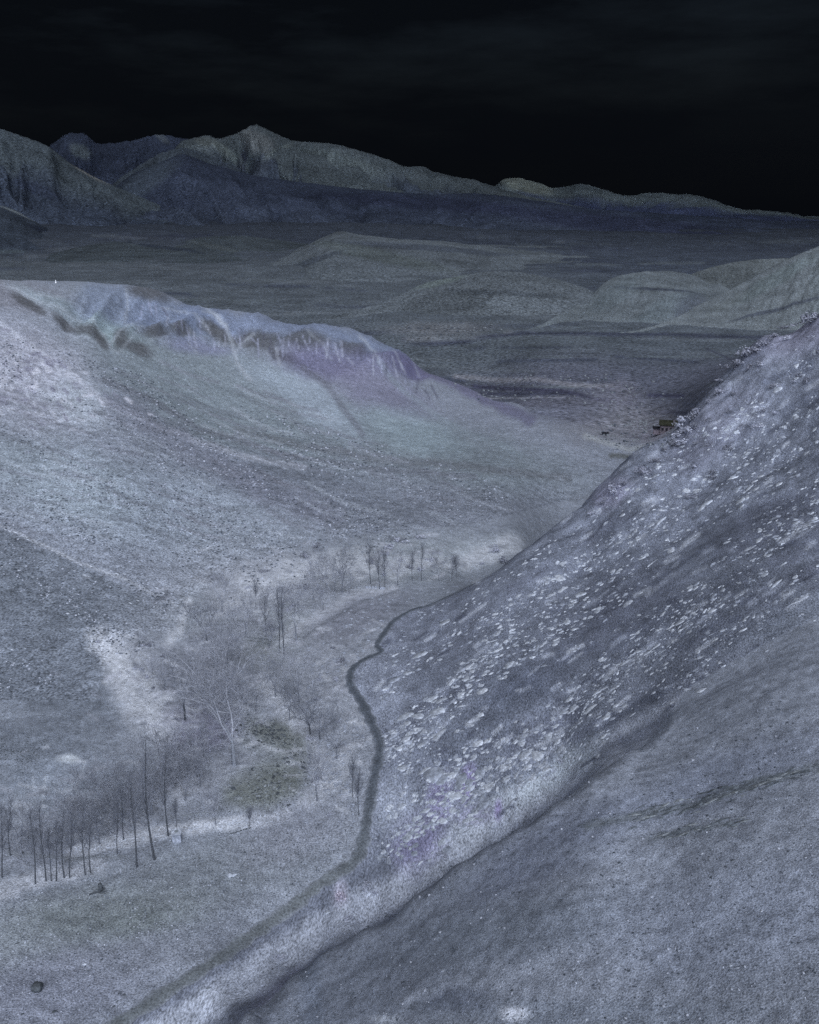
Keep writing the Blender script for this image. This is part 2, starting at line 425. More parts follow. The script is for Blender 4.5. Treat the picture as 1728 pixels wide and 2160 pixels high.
for pts, wd, kk in [([(425, 640), (442, 662), (478, 688), (490, 715), (493, 740), (500, 768), (530, 800)], 3.6, 0.95), ([(400, 622), (428, 652)], 2.5, 0.8), ([(537, 702), (512, 716), (498, 740)], 3, 0.9),
                ([(583, 735), (590, 770)], 2.6, 0.8), ([(266, 612), (268, 640), (262, 676)], 2.4, 0.7), ([(230, 726), (262, 690), (290, 672)], 2.6, 0.7), ([(230, 726), (205, 690), (190, 672)], 2.4, 0.6),
                ([(228, 730), (250, 745), (300, 690)], 2.2, 0.6), ([(340, 645), (390, 655), (440, 690)], 2.6, 0.6), ([(760, 704), (785, 725), (800, 745)], 2.6, 0.8), ([(785, 740), (800, 770)], 2.0, 0.7),
                ([(400, 690), (400, 720), (415, 745)], 2.4, 0.6), ([(480, 690), (460, 676), (430, 664)], 2.4, 0.7), ([(650, 705), (680, 730), (700, 755)], 2.2, 0.5), ([(830, 740), (850, 778)], 2.2, 0.7), ([(870, 755), (885, 785)], 2.0, 0.6), ([(20, 605), (90, 640), (170, 670)], 3.0, 0.6), ([(75, 620), (135, 628)], 2.2, 0.7)]:
    line(pts, wd * 1.15, PALE, kk * 0.6, L, 0.9, 1.4)
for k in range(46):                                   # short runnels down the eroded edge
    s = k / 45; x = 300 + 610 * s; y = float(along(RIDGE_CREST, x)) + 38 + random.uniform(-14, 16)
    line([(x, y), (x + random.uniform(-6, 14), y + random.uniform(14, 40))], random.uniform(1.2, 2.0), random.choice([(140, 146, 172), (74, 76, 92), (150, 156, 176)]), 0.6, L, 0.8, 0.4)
line([(0, 680), (60, 725), (130, 780), (210, 838), (300, 885), (420, 932), (520, 965), (640, 985)], 7, (158, 164, 180), 0.65, L)
line([(220, 800), (330, 850), (420, 905), (600, 960), (760, 985), (1000, 1005)], 6, (96, 101, 113), 0.7, L)
line([(500, 905), (640, 940), (800, 968), (1000, 985), (1200, 1010)], 8, (98, 103, 113), 0.6, L)
line([(250, 850), (330, 905), (470, 985), (560, 1040), (700, 1090)], 26, (104, 108, 124), 0.6, L)
line([(0, 1110), (90, 1150), (170, 1190), (260, 1220), (390, 1292)], 3, (146, 152, 165), 0.35, L)
line([(0, 1128), (90, 1170), (180, 1208), (380, 1320)], 9, (94, 101, 112), 0.6, L)
for k in range(200):                                   # strips along the flow of the slope
    x, y = random.uniform(-100, 1150), random.uniform(760, 1120)
    if y < 700 + 0.45 * max(0, x - 300): continue
    l = random.uniform(40, 160); g = random.uniform(0.35, 0.6)
    line([(x, y), (x + l * 0.5, y + l * 0.5 * g), (x + l, y + l * g * 0.75)], random.uniform(1.5, 5), random.choice([(98, 104, 116), (140, 148, 162), (108, 112, 126)]), random.uniform(0.25, 0.5), L)
for k in range(150):                                  # rough brush on the nearest left slope
    x, y = random.gauss(70, 90), random.gauss(790, 60)
    if y < 690 + 0.5 * x: continue
    l = random.uniform(6, 20); a = random.uniform(-1.2, 0.3)
    line([(x, y), (x + l * math.cos(a), y - l * math.sin(a))], random.uniform(1.8, 4), random.choice([(174, 178, 194), (164, 170, 186), (104, 106, 124), (112, 114, 132)]), random.uniform(0.4, 0.8), L, 0.7, 0.6)
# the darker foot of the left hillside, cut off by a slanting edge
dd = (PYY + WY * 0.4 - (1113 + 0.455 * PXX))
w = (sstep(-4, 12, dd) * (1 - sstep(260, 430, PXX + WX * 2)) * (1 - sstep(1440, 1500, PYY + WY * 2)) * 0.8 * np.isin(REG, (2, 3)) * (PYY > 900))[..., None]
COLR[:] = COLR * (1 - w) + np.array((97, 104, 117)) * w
line([(0, 1108), (90, 1148), (170, 1188), (260, 1218), (390, 1288)], 2.5, (150, 156, 168), 0.4, L)
# valley floor: grove, meadow, stream bed
V = (2, 3)
blob(520, 1400, 230, 240, (138, 144, 157), 0.65, 0, V); blob(720, 1450, 80, 260, (134, 140, 154), 0.6, 0, V); blob(200, 1720, 230, 70, (136, 142, 156), 0.6, -8, V)
blob(560, 1235, 130, 55, (146, 152, 166), 0.85, -12, V); blob(870, 1180, 170, 48, (132, 140, 151), 0.8, -5, V); blob(1010, 1165, 90, 26, (144, 152, 164), 0.6, -18, V)
blob(600, 1330, 60, 50, (136, 143, 153), 0.7, -40, V); blob(540, 1385, 45, 30, (112, 118, 122), 0.8, 0, V)
blob(290, 1430, 55, 90, (146, 152, 166), 0.85, -25, V); blob(335, 1520, 55, 40, (160, 166, 180), 0.9, 10, V); blob(400, 1290, 35, 60, (138, 146, 160), 0.6, 20, V)
blob(440, 1420, 120, 70, (108, 113, 127), 0.7, 0, V); blob(420, 1540, 70, 50, (110, 112, 132), 0.8, 0, V); blob(690, 1420, 70, 80, (132, 138, 152), 0.6, 0, V)
for pts, wd in [([(210, 1345), (235, 1400), (262, 1450), (300, 1490), (345, 1535)], 22), ([(250, 1400), (310, 1440), (350, 1480)], 14), ([(490, 1275), (540, 1240), (600, 1215), (680, 1190), (780, 1180)], 20), ([(700, 1215), (800, 1200), (900, 1195), (1000, 1180), (1080, 1150)], 16), ([(350, 1360), (385, 1310), (395, 1270)], 9), ([(600, 1350), (650, 1310), (740, 1262), (830, 1242)], 12), ([(560, 1440), (600, 1490), (640, 1560), (690, 1620)], 16), ([(640, 1700), (700, 1650), (740, 1590)], 14), ([(380, 1680), (440, 1640), (520, 1610)], 14), ([(40, 1690), (110, 1660), (180, 1680), (230, 1700)], 18)]:
    line(pts, wd, (166, 172, 185), 0.75, V, 0.9, 2.2)
blob(760, 1300, 110, 40, (106, 110, 124), 0.7, -20, V); line([(640, 1345), (690, 1310), (760, 1270), (840, 1245)], 3, (92, 97, 108), 0.5, V)
blob(560, 1650, 95, 48, (96, 102, 104), 0.9, -18, V, 0.35); blob(590, 1560, 70, 34, (96, 102, 105), 0.9, 28, V, 0.35); line([(512, 1560), (560, 1600), (640, 1612)], 6, (78, 84, 90), 0.7, V)
blob(560, 1590, 60, 20, (124, 131, 140), 0.6, 25, V)
blob(700, 1560, 60, 120, (126, 132, 145), 0.6, 0, V); blob(450, 1620, 120, 40, (128, 134, 148), 0.7, -15, V)
blob(130, 1650, 130, 70, (120, 129, 145), 0.8, 0, V); blob(60, 1560, 140, 40, (96, 103, 116), 0.8, 0, V); blob(145, 1600, 22, 9, (168, 176, 188), 0.8, 5, V)
line([(0, 1880), (60, 1858), (130, 1845), (200, 1828)], 18, (158, 164, 178), 0.8, V); line([(150, 1800), (260, 1770), (330, 1758), (430, 1742), (530, 1732), (600, 1722)], 13, (164, 170, 183), 0.9, V, 0.5)
blob(60, 1790, 90, 40, (126, 132, 147), 0.7, 0, V)
line([(20, 1800), (170, 1812), (260, 1806)], 5, (100, 106, 114), 0.5, V)
blob(420, 1850, 300, 70, (108, 115, 126), 0.9, -16, V); blob(160, 1950, 230, 60, (110, 118, 125), 0.8, -10, V); blob(230, 1960, 150, 28, (98, 106, 112), 0.6, -12, V)
blob(80, 2090, 230, 90, (126, 132, 150), 0.85, -10, V); blob(330, 2010, 190, 40, (112, 118, 132), 0.6, -10, V); blob(10, 1985, 70, 60, (128, 136, 148), 0.6, 0, V)
blob(620, 1760, 120, 60, (112, 117, 131), 0.7, -15, V)
line([(180, 1605), (160, 1660), (180, 1700)], 3, PALE, 0.6, V); line([(95, 1640), (90, 1690)], 3, PALE, 0.6, V); line([(150, 1640), (155, 1685)], 3, PALE, 0.5, V); line([(68, 1635), (72, 1660)], 2.5, PALE, 0.5, V)
for k in range(330):                                  # brush and bare soil of the grove floor
    x, y = random.choice([(random.gauss(470, 110), random.gauss(1330, 90)), (random.gauss(300, 70), random.gauss(1450, 70)), (random.gauss(520, 120), random.gauss(1560, 90)), (random.gauss(150, 110), random.gauss(1720, 60)), (random.gauss(720, 60), random.gauss(1480, 130)), (random.gauss(830, 120), random.gauss(1185, 35))])
    if y > 1790 - 0.1 * x: continue
    l = random.uniform(8, 34); a = random.uniform(-0.6, 0.5)
    line([(x, y), (x + l * math.cos(a), y - l * math.sin(a))], random.uniform(2, 5), random.choice([(166, 172, 185), (156, 162, 176), (100, 105, 118), (150, 155, 170)]), random.uniform(0.35, 0.75), (2, 3), 0.7, 0.6)
# the pale bank above the gully and the violet soil on it
B = (1, 3)
line([(330, 2190), (450, 2110), (560, 2040), (700, 1962), (850, 1868), (960, 1790), (1090, 1700), (1220, 1630), (1330, 1560), (1460, 1480)], 34, (143, 150, 166), 0.9, B, 0.5)
line([(470, 2110), (600, 2010), (760, 1905)], 30, (140, 147, 163), 0.6, B); blob(1150, 1640, 120, 32, (158, 168, 182), 0.8, -30, B); blob(1010, 1740, 80, 40, (156, 164, 180), 0.7, -30, B)
blob(880, 1775, 48, 60, (112, 112, 142), 0.8, 25, B); blob(930, 1690, 26, 48, (114, 113, 144), 0.75, 10, B); blob(1000, 1720, 40, 20, (118, 118, 146), 0.5, 0, B); blob(1053, 1710, 10, 20, (118, 112, 150), 0.8, 0, B); blob(985, 1650, 16, 40, (118, 112, 152), 0.6, 10, B)
blob(718, 1885, 16, 30, (160, 158, 178), 0.5, 0, B); blob(620, 2100, 90, 40, (116, 118, 142), 0.6, -30, B); blob(830, 1700, 60, 60, (122, 129, 145), 0.6, 0, B)
# rocky hillside: tone bands along the slope
R = (1,)
for k in range(110):
    x, y = random.uniform(780, 1800), random.uniform(760, 1680)
    l = random.uniform(30, 150); 
    line([(x, y), (x + l, y - l * random.uniform(0.45, 0.75))], random.uniform(3, 16), random.choice([(78, 84, 100), (80, 85, 100), (112, 119, 135), (104, 110, 128)]), random.uniform(0.3, 0.6), R)
blob(800, 1430, 60, 110, (122, 129, 146), 0.7, 0, R); blob(900, 1330, 120, 60, (104, 110, 126), 0.6, -25, R)
blob(1100, 1450, 110, 40, (76, 82, 97), 0.7, -25, R); blob(1300, 1290, 150, 50, (82, 87, 102), 0.6, -28, R); blob(1620, 1100, 120, 40, (80, 85, 100), 0.6, -28, R); blob(1000, 1540, 120, 40, (82, 88, 102), 0.6, -30, R)
blob(1660, 1330, 150, 40, (120, 128, 144), 0.7, -30, R); blob(1560, 1430, 170, 50, (108, 114, 130), 0.7, -28, R); blob(1350, 1430, 90, 30, (118, 125, 141), 0.4, -28, R)
blob(1700, 690, 110, 45, (112, 114, 134), 0.7, -25, R); blob(1500, 900, 110, 60, (108, 112, 130), 0.6, -40, R); blob(1290, 1040, 40, 30, (122, 124, 146), 0.7, -30, R)
for k in range(420):
    x, y = random.uniform(790, 1760), random.uniform(740, 1760); l = random.lognormvariate(2.9, 0.5); g = random.gauss(0.62, 0.15)
    line([(x, y), (x + l, y - l * g)], random.uniform(2, 5.5), random.choice([(138, 145, 161), (150, 157, 172), (126, 133, 150), (72, 77, 92)]), random.uniform(0.4, 0.85), R, 0.6, 0.6)
# near slope
S = (0,)
blob(760, 2080, 190, 90, (90, 96, 109), 0.9, -20, S); blob(950, 1900, 260, 60, (92, 98, 111), 0.8, -30, S); blob(1150, 1800, 180, 60, (88, 94, 110), 0.7, -28, S); blob(1100, 1960, 250, 60, (88, 95, 108), 0.6, -10, S)
blob(1500, 1650, 260, 50, (103, 110, 127), 0.7, -20, S); blob(1550, 1950, 260, 120, (108, 115, 131), 0.7, -10, S); blob(1250, 2140, 300, 30, (92, 99, 112), 0.6, 0, S)
line([(1240, 1742), (1340, 1724), (1480, 1690), (1600, 1650), (1740, 1615)], 9, (78, 84, 91), 0.6, S); line([(1370, 1770), (1450, 1752), (1540, 1738)], 7, (80, 86, 94), 0.5, S)
blob(1085, 2140, 32, 14, (160, 166, 180), 0.8, 0, S); blob(900, 2095, 60, 10, (140, 147, 162), 0.5, -12, S); blob(810, 2150, 30, 8, (150, 157, 170), 0.6, 0, S); blob(1290, 1800, 120, 20, (112, 119, 134), 0.5, 0, S); blob(960, 2110, 70, 26, (78, 84, 98), 0.7, 0, S)
line([(655, 2040), (660, 2160)], 22, (80, 87, 101), 0.6, S)
# far flats: fields, tracks and hedges
F = (4,)
for k in range(190):
    y = random.uniform(490, 860); x = random.uniform(-100, 1750); l = random.uniform(60, 300)
    g = random.uniform(-0.03, 0.08)
    line([(x, y), (x + l, y + g * l)], random.uniform(1.0, 3.5) * (0.6 + (y - 480) / 400), random.choice([(50, 55, 70), (54, 60, 76), (88, 95, 104), (80, 88, 96)]), random.uniform(0.3, 0.7), F, 0.8, 0.7)
blob(930, 695, 110, 14, (94, 98, 106), 0.8, 0, F); line([(850, 716), (1050, 708), (1080, 700)], 2.5, (112, 117, 126), 0.7, F); line([(850, 720), (960, 722), (1100, 702), (1400, 706), (1728, 716)], 3.5, (48, 52, 68), 0.8, F)
line([(960, 795), (1060, 802), (1120, 800), (1200, 812), (1290, 815)], 5, (112, 114, 124), 0.7, F); line([(1000, 815), (1180, 825), (1260, 842), (1330, 850)], 4, (56, 58, 76), 0.9, F); line([(1010, 830), (1200, 830)], 2.5, (54, 57, 74), 0.8, F); line([(1020, 840), (1190, 838)], 1.5, (130, 134, 146), 0.7, F)
line([(1330, 875), (1420, 870), (1500, 872)], 4, (50, 53, 70), 0.8, F); line([(1490, 735), (1540, 758), (1565, 762)], 2, (52, 55, 70), 0.6, F); line([(1370, 835), (1440, 836)], 4, (52, 54, 72), 0.8, F); blob(1310, 830, 26, 30, (98, 100, 114), 0.6, 20, F)
blob(1310, 895, 120, 40, (102, 104, 114), 0.75, 0, (2, 4)); blob(1300, 835, 60, 24, (96, 98, 112), 0.6, 0, F); blob(1160, 850, 90, 14, (92, 94, 108), 0.5, 0, F); blob(1390, 925, 40, 20, (112, 112, 126), 0.6, 0, (2, 4)); line([(1235, 918), (1280, 935), (1330, 948), (1400, 940)], 6, (140, 146, 154), 0.7, (2, 4)); line([(1290, 962), (1400, 966)], 5, (78, 82, 84), 0.7, (2, 4)); blob(1180, 875, 90, 20, (84, 88, 104), 0.5, 0, (2, 4))
# fine mottling that belongs to the ground
mott = 1 + 0.17 * fbm(XX / 2.3, YY / 2.3, 4, 55) * (1 - sstep(250, 500, YY)) + 0.12 * fbm(XX / 9, YY / 9, 4, 57) * (1 - sstep(400, 700, YY)) + 0.12 * fbm(XX / 60, YY / 60, 5, 58) * sstep(300, 700, YY)
rough = sstep(0.05, 0.35, fbm(XX / 1.6, YY / 1.6, 3, 66) + 0.4 * fbm(PXX / 120, PYY / 90, 3, 67)) * (REG == 2) * (1 - sstep(200, 330, YY))
mott = mott * (1 - 0.16 * rough)
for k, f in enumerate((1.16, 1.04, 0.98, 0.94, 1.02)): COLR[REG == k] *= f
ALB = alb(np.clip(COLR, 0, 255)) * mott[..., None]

# carve the runnels of the eroded edge a little
er = (REG == 2) * (1 - sstep(18, 75, np.abs(PYY - along([(60, 650), (250, 665), (430, 690), (620, 715), (800, 745), (900, 790)], PXX)))) * sstep(60, 200, PXX) * (1 - sstep(880, 940, PXX))
ZZ = ZZ + er * 3.2 * (fbm((PXX + 0.7 * PYY) / 90, PYY / 60, 4, 91, 0.5, True) - 0.2)

# vertex normals of the whole sheet, so that its pieces meet without a seam
def normals(X, Y, Z):
    du = np.stack([np.gradient(a, axis=0) for a in (X, Y, Z)], -1); dl = np.stack([np.gradient(a, axis=1) for a in (X, Y, Z)], -1)
    nn = np.cross(du, dl); return nn / np.linalg.norm(nn, axis=-1, keepdims=True)
NN = normals(XX, YY, ZZ)
M_near = node_mat('near_turf', 9.0, 0.36, 1.3, 0.22, 0.5, 0.12)
M_rock = node_mat('rocky_turf', 6.5, 0.42, 0.5, 0.2, 0.6, 0.15, stretch=(1.0, 0.45, 1.0), rot=-0.5)
M_left = node_mat('dry_hillside', 3.0, 0.45, 0.7, 0.2, 0.6, 0.22)
M_floor = node_mat('valley_turf', 7.0, 0.40, 1.1, 0.2, 0.5, 0.15)
M_far = node_mat('plain_soil', 0.45, 0.45, 0.03, 0.2, 0.5, 0.9)
cellreg = REG[:-1, :-1]
for k, (nm, mt) in enumerate([('near_slope', M_near), ('rocky_hillside', M_rock), ('left_hillside', M_left), ('valley_floor', M_floor), ('far_plain', M_far)]):
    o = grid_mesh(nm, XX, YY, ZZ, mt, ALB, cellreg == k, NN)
    tag(o, kind='structure')
    o['label'] = ['dark smooth slope in the lower right foreground', 'hillside strewn with pale stones on the right', 'broad pale hillside rising to an eroded crest on the left', 'valley floor with meadow and bare grove', 'dark flat plain beyond the valley mouth'][k]

# ------------------------------------------------------------------ lookup: where does a pixel's ray meet the valley
LF = np.linspace(math.log(20), math.log(900), 2200)
_gu = (U1[1] - U1[0])
def ground(x, y):
    """height of the finished ground at world x, y"""
    x, y = np.asarray(x, float), np.asarray(y, float)
    a = np.clip((x / y - U1[0]) / _gu, 0, NU - 1.001); b = np.clip(np.interp(np.log(y), L1, np.arange(NL)), 0, NL - 1.001)
    i, j = a.astype(int), b.astype(int); a, b = a - i, b - j
    return (ZZ[i, j] * (1 - a) + ZZ[i + 1, j] * a) * (1 - b) + (ZZ[i, j + 1] * (1 - a) + ZZ[i + 1, j + 1] * a) * b
def where(px, py):
    u, t = ray(px, py)
    y = np.exp(LF); z = ground(u * y, y)
    hit = np.nonzero((CAMZ - z) / y <= t)[0]
    j = hit[0] if len(hit) else len(LF) - 1
    if j > 0:
        t0, t1 = (CAMZ - z[j - 1]) / y[j - 1], (CAMZ - z[j]) / y[j]
        f = (t0 - t) / (t0 - t1 + 1e-12); Y = y[j - 1] + (y[j] - y[j - 1]) * min(1, max(0, f))
    else: Y = y[0]
    X = float(u * Y)
    return Vector((X, float(Y), float(ground(X, Y))))
def normal_at(p, e=0.6):
    dx = float(ground(p.x + e, p.y) - ground(p.x - e, p.y)) / (2 * e); dy = float(ground(p.x, p.y + e) - ground(p.x, p.y - e)) / (2 * e)
    return Vector((-dx, -dy, 1)).normalized()
def metres(p, px):
    """metres that px photograph pixels cover at p"""
    return px * (p.y * CP + (CAMZ - p.z) * SP) / FPX

_TT = (CAMZ - ZZ) / YY; _col = {}
def quick(px, py):
    """nearest visible grid point of the valley for a pixel: (i, j)"""
    u, t = ray(px, py); i = int(round((float(u) - U1[0]) / _gu))
    if i not in _col:
        m = np.minimum.accumulate(_TT[i]); v = np.nonzero(_TT[i] <= m)[0]; _col[i] = (v, -_TT[i][v])
    v, nt_ = _col[i]; k = min(len(v) - 1, int(np.searchsorted(nt_, -float(t))))
    return i, int(v[k])
# ------------------------------------------------------------------ footpath
def catmull(pts, n=10):
    P_ = [pts[0]] + list(pts) + [pts[-1]]; out = []
    for i in range(1, len(P_) - 2):
        a, b, c, d = [np.array(q, float) for q in P_[i - 1:i + 3]]
        for k in range(n):
            s = k / n
            out.append(tuple(0.5 * ((2 * b) + (c - a) * s + (2 * a - 5 * b + 4 * c - d) * s * s + (3 * b - a - 3 * c + d) * s ** 3)))
    return out + [tuple(pts[-1])]
pw = [where(px, py) for px, py in catmull(PATH, 8)]
pv, pc, pf = [], [], []
for i, p in enumerate(pw):
    a, b = pw[max(0, i - 1)], pw[min(len(pw) - 1, i + 1)]
    d = Vector((b.x - a.x, b.y - a.y, 0)).normalized(); s = Vector((d.y, -d.x, 0))
    f = i / len(pw)
    wd = (0.7 if f < 0.3 else 0.66 - 0.2 * sstep(0.3, 1, f)) * (1 + 0.18 * math.sin(i * 1.7) + 0.1 * math.sin(i * 0.63))
    for j, (o_, dep, c) in enumerate([(-1.0, 0.012, 0.96), (-0.62, 0.035, 0.80), (0, 0.04, 0.72), (0.62, 0.035, 0.80), (1.0, 0.012, 0.96)]):
        q = p + s * (o_ * wd * (1 + random.uniform(-0.16, 0.16)))
        z = float(ground(q.x, q.y))
        pv.append((q.x, q.y, z + dep + 0.03))
        base = np.array((108, 114, 127)); fk = float(sstep(0.2, 0.4, f)); dark = np.array((87, 93, 100)) * (1 - fk) + np.array((66, 72, 82)) * fk
        k = [0.1, 0.75, 1.0, 0.75, 0.1][j]
        pc.append(alb(base * (1 - k) + dark * k))
    if i:
        n0 = (i - 1) * 5
        for j in range(4): pf.append((n0 + j, n0 + j + 1, n0 + j + 6, n0 + j + 5))
o = mesh_obj('footpath', pv, pf, node_mat('path_earth', 5.0, 0.3, 0.8, 0.15, 0.4, 0.08), cols=np.array(pc), smooth=True)
tag(o, 'narrow dark footpath winding along the foot of the rocky hillside', kind='structure')

# ------------------------------------------------------------------ far hills and mountains
def ridge(name, label, crest, Yc, Yb, col, basez=-60, shape=1.25, gul=0.16, gsc=26, seed=1, low=None, lowspan=(0.2, 0.6), extra=None, nu=260, ns=70, matsc=0.01, amp=0.35, jag=1.5, cv=1.0):
    p = np.array(catmull([(c_[0], c_[1], c_[2] if len(c_) > 2 else Yc) for c_ in crest], 6)); px = np.linspace(p[:, 0].min(), p[:, 0].max(), nu)
    py = np.interp(px, p[:, 0], p[:, 1]) + jag * fbm(px / 11, px * 0, 4, seed + 5, 0.6)
    uC, tC = ray(px, py)
    YC = np.interp(px, p[:, 0], p[:, 2]); zc = CAMZ - tC * YC
    s = np.concatenate([np.linspace(0, 1, ns), np.linspace(1, 1.6, 14)[1:]])
    Sg, Ug = np.meshgrid(s, uC)
    Zc = np.repeat(zc[:, None], len(s), 1)
    front = np.clip(Sg, 0, 1) ** shape
    back = np.clip((Sg - 1) / 0.6, 0, 1)
    YCg = np.repeat(YC[:, None], len(s), 1); Ybg = np.minimum(Yb, YCg * 0.93); Yg = Ybg + (YCg - Ybg) * Sg
    PXg = np.repeat(px[:, None], len(s), 1)
    Zc = np.maximum(Zc, basez + 0.5); h = Zc - basez
    wp = fbm(PXg / 110, Sg * 1.2, 2, seed + 2); lean = 300 * fbm(PXg / 150, Sg * 0.3, 2, seed + 4)
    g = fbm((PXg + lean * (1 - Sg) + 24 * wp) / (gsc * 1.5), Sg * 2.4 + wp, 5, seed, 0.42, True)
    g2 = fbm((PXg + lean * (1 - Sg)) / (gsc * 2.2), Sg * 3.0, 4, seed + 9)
    w = np.sin(np.pi * np.clip(Sg, 0, 1)) ** 0.8
    tp = np.minimum(np.arange(nu), np.arange(nu)[::-1]) / (0.07 * nu); tp = (28 * (1 - sstep(0, 1, tp)))[:, None]
    Zg = -tp + basez + h * front * (1 - back) + h * gul * w * (g * 0.75 + g2 * 0.6)
    Zg = Zg + h * 0.035 * w * fbm(PXg / 8, Sg * 14, 4, seed + 13, 0.6)
    Xg = Ug * Yg
    c = np.empty(Xg.shape + (3,)); c[:] = col
    if low is not None:
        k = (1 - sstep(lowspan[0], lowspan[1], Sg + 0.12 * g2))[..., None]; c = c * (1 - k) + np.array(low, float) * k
    _, PYg = unray(Ug, (CAMZ - Zg) / Yg)
    for e in (extra or []):
        ex, ey, rx, ry, rot, cc, kk = e; a = math.radians(rot)
        dx, dy = PXg + 5 * g2 - ex, PYg + 4 * g - ey
        q = np.sqrt(((dx * math.cos(a) + dy * math.sin(a)) / rx) ** 2 + ((-dx * math.sin(a) + dy * math.cos(a)) / ry) ** 2)
        k = (kk * (1 - sstep(0.6, 1.3, q)))[..., None]; c = c * (1 - k) + np.array(cc, float) * k
    c = lin(np.clip(c, 0, 255)) / KL * HZ(Yc) * (1 + cv * (0.22 * g2 + 0.22 * g))[..., None]  # ravines darker, ribs lighter in colour, standing in for weak relief shading
    o = grid_mesh(name, Xg, Yg, Zg, node_mat(name + '_rock', matsc * 9, 0.5, matsc * 0.4, 0.2, 0.5, 0.3 / matsc * 0.1), np.clip(c, 0, 0.85))
    tag(o, label, kind='structure')
    return o
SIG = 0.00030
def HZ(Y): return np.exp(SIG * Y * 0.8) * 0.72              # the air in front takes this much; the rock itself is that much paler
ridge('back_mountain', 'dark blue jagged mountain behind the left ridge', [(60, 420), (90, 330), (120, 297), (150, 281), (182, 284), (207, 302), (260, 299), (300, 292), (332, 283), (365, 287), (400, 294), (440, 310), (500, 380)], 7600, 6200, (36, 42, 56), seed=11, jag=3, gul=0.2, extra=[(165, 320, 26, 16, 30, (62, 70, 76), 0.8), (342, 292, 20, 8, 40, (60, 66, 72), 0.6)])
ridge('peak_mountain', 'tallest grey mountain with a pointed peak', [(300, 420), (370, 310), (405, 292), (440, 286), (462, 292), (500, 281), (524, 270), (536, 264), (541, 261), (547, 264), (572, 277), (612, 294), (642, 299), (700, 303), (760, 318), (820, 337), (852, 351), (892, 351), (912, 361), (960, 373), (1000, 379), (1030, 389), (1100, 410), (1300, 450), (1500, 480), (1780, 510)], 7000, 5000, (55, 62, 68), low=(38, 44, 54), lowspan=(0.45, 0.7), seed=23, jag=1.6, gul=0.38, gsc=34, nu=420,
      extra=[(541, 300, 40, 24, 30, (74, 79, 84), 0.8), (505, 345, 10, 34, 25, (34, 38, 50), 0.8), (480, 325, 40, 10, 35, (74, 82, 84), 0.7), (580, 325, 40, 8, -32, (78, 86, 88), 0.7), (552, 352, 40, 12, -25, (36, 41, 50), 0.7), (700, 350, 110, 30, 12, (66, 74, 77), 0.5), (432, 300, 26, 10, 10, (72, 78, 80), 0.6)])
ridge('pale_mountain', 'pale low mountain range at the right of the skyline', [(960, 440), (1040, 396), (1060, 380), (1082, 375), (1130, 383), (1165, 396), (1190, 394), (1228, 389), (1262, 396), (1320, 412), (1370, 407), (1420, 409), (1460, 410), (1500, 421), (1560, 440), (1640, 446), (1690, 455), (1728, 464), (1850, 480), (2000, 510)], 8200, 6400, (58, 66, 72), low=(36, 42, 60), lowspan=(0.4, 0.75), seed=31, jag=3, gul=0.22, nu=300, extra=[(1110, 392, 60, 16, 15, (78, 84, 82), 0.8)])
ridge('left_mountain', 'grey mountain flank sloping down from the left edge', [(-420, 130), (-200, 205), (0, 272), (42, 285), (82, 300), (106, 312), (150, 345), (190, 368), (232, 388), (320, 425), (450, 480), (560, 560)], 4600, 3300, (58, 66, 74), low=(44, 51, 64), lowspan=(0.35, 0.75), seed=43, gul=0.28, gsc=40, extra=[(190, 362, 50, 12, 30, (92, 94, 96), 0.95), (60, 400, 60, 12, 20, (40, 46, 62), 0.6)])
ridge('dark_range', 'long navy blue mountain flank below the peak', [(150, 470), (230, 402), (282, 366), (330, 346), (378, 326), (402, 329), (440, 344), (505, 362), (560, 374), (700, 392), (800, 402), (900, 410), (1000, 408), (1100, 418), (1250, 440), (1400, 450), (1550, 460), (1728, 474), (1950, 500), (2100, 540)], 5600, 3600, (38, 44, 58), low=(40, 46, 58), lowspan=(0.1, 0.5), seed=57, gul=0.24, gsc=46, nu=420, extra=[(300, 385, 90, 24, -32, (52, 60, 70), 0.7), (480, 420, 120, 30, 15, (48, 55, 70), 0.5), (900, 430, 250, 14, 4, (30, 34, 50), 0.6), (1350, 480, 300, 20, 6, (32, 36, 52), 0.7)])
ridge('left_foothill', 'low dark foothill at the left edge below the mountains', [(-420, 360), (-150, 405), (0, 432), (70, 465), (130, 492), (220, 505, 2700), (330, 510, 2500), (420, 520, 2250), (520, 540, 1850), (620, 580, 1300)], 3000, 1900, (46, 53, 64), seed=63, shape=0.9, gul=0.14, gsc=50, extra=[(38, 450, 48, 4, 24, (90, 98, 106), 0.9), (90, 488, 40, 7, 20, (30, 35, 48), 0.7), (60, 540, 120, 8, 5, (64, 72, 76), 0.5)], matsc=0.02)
ridge('cone_hill', 'rounded grey hill alone on the dark plain', [(440, 600, 1150), (560, 566, 1430), (620, 533, 1800), (670, 506, 1900), (700, 493, 1900), (722, 488, 1900), (760, 495, 1900), (820, 502, 1900), (880, 506, 1900), (940, 509, 1900), (1040, 522, 1900), (1150, 530, 1850), (1300, 540, 1780), (1450, 552, 1640), (1600, 575, 1360), (1750, 600, 1150)], 1900, 1050, (75, 82, 90), low=(73, 80, 88), seed=71, shape=0.85, gul=0.2, gsc=60, nu=340, matsc=0.03, extra=[(800, 540, 160, 14, 12, (72, 80, 82), 0.5), (640, 560, 90, 6, -20, (48, 54, 64), 0.6), (900, 525, 200, 6, 4, (50, 56, 68), 0.5)], basez=-42)
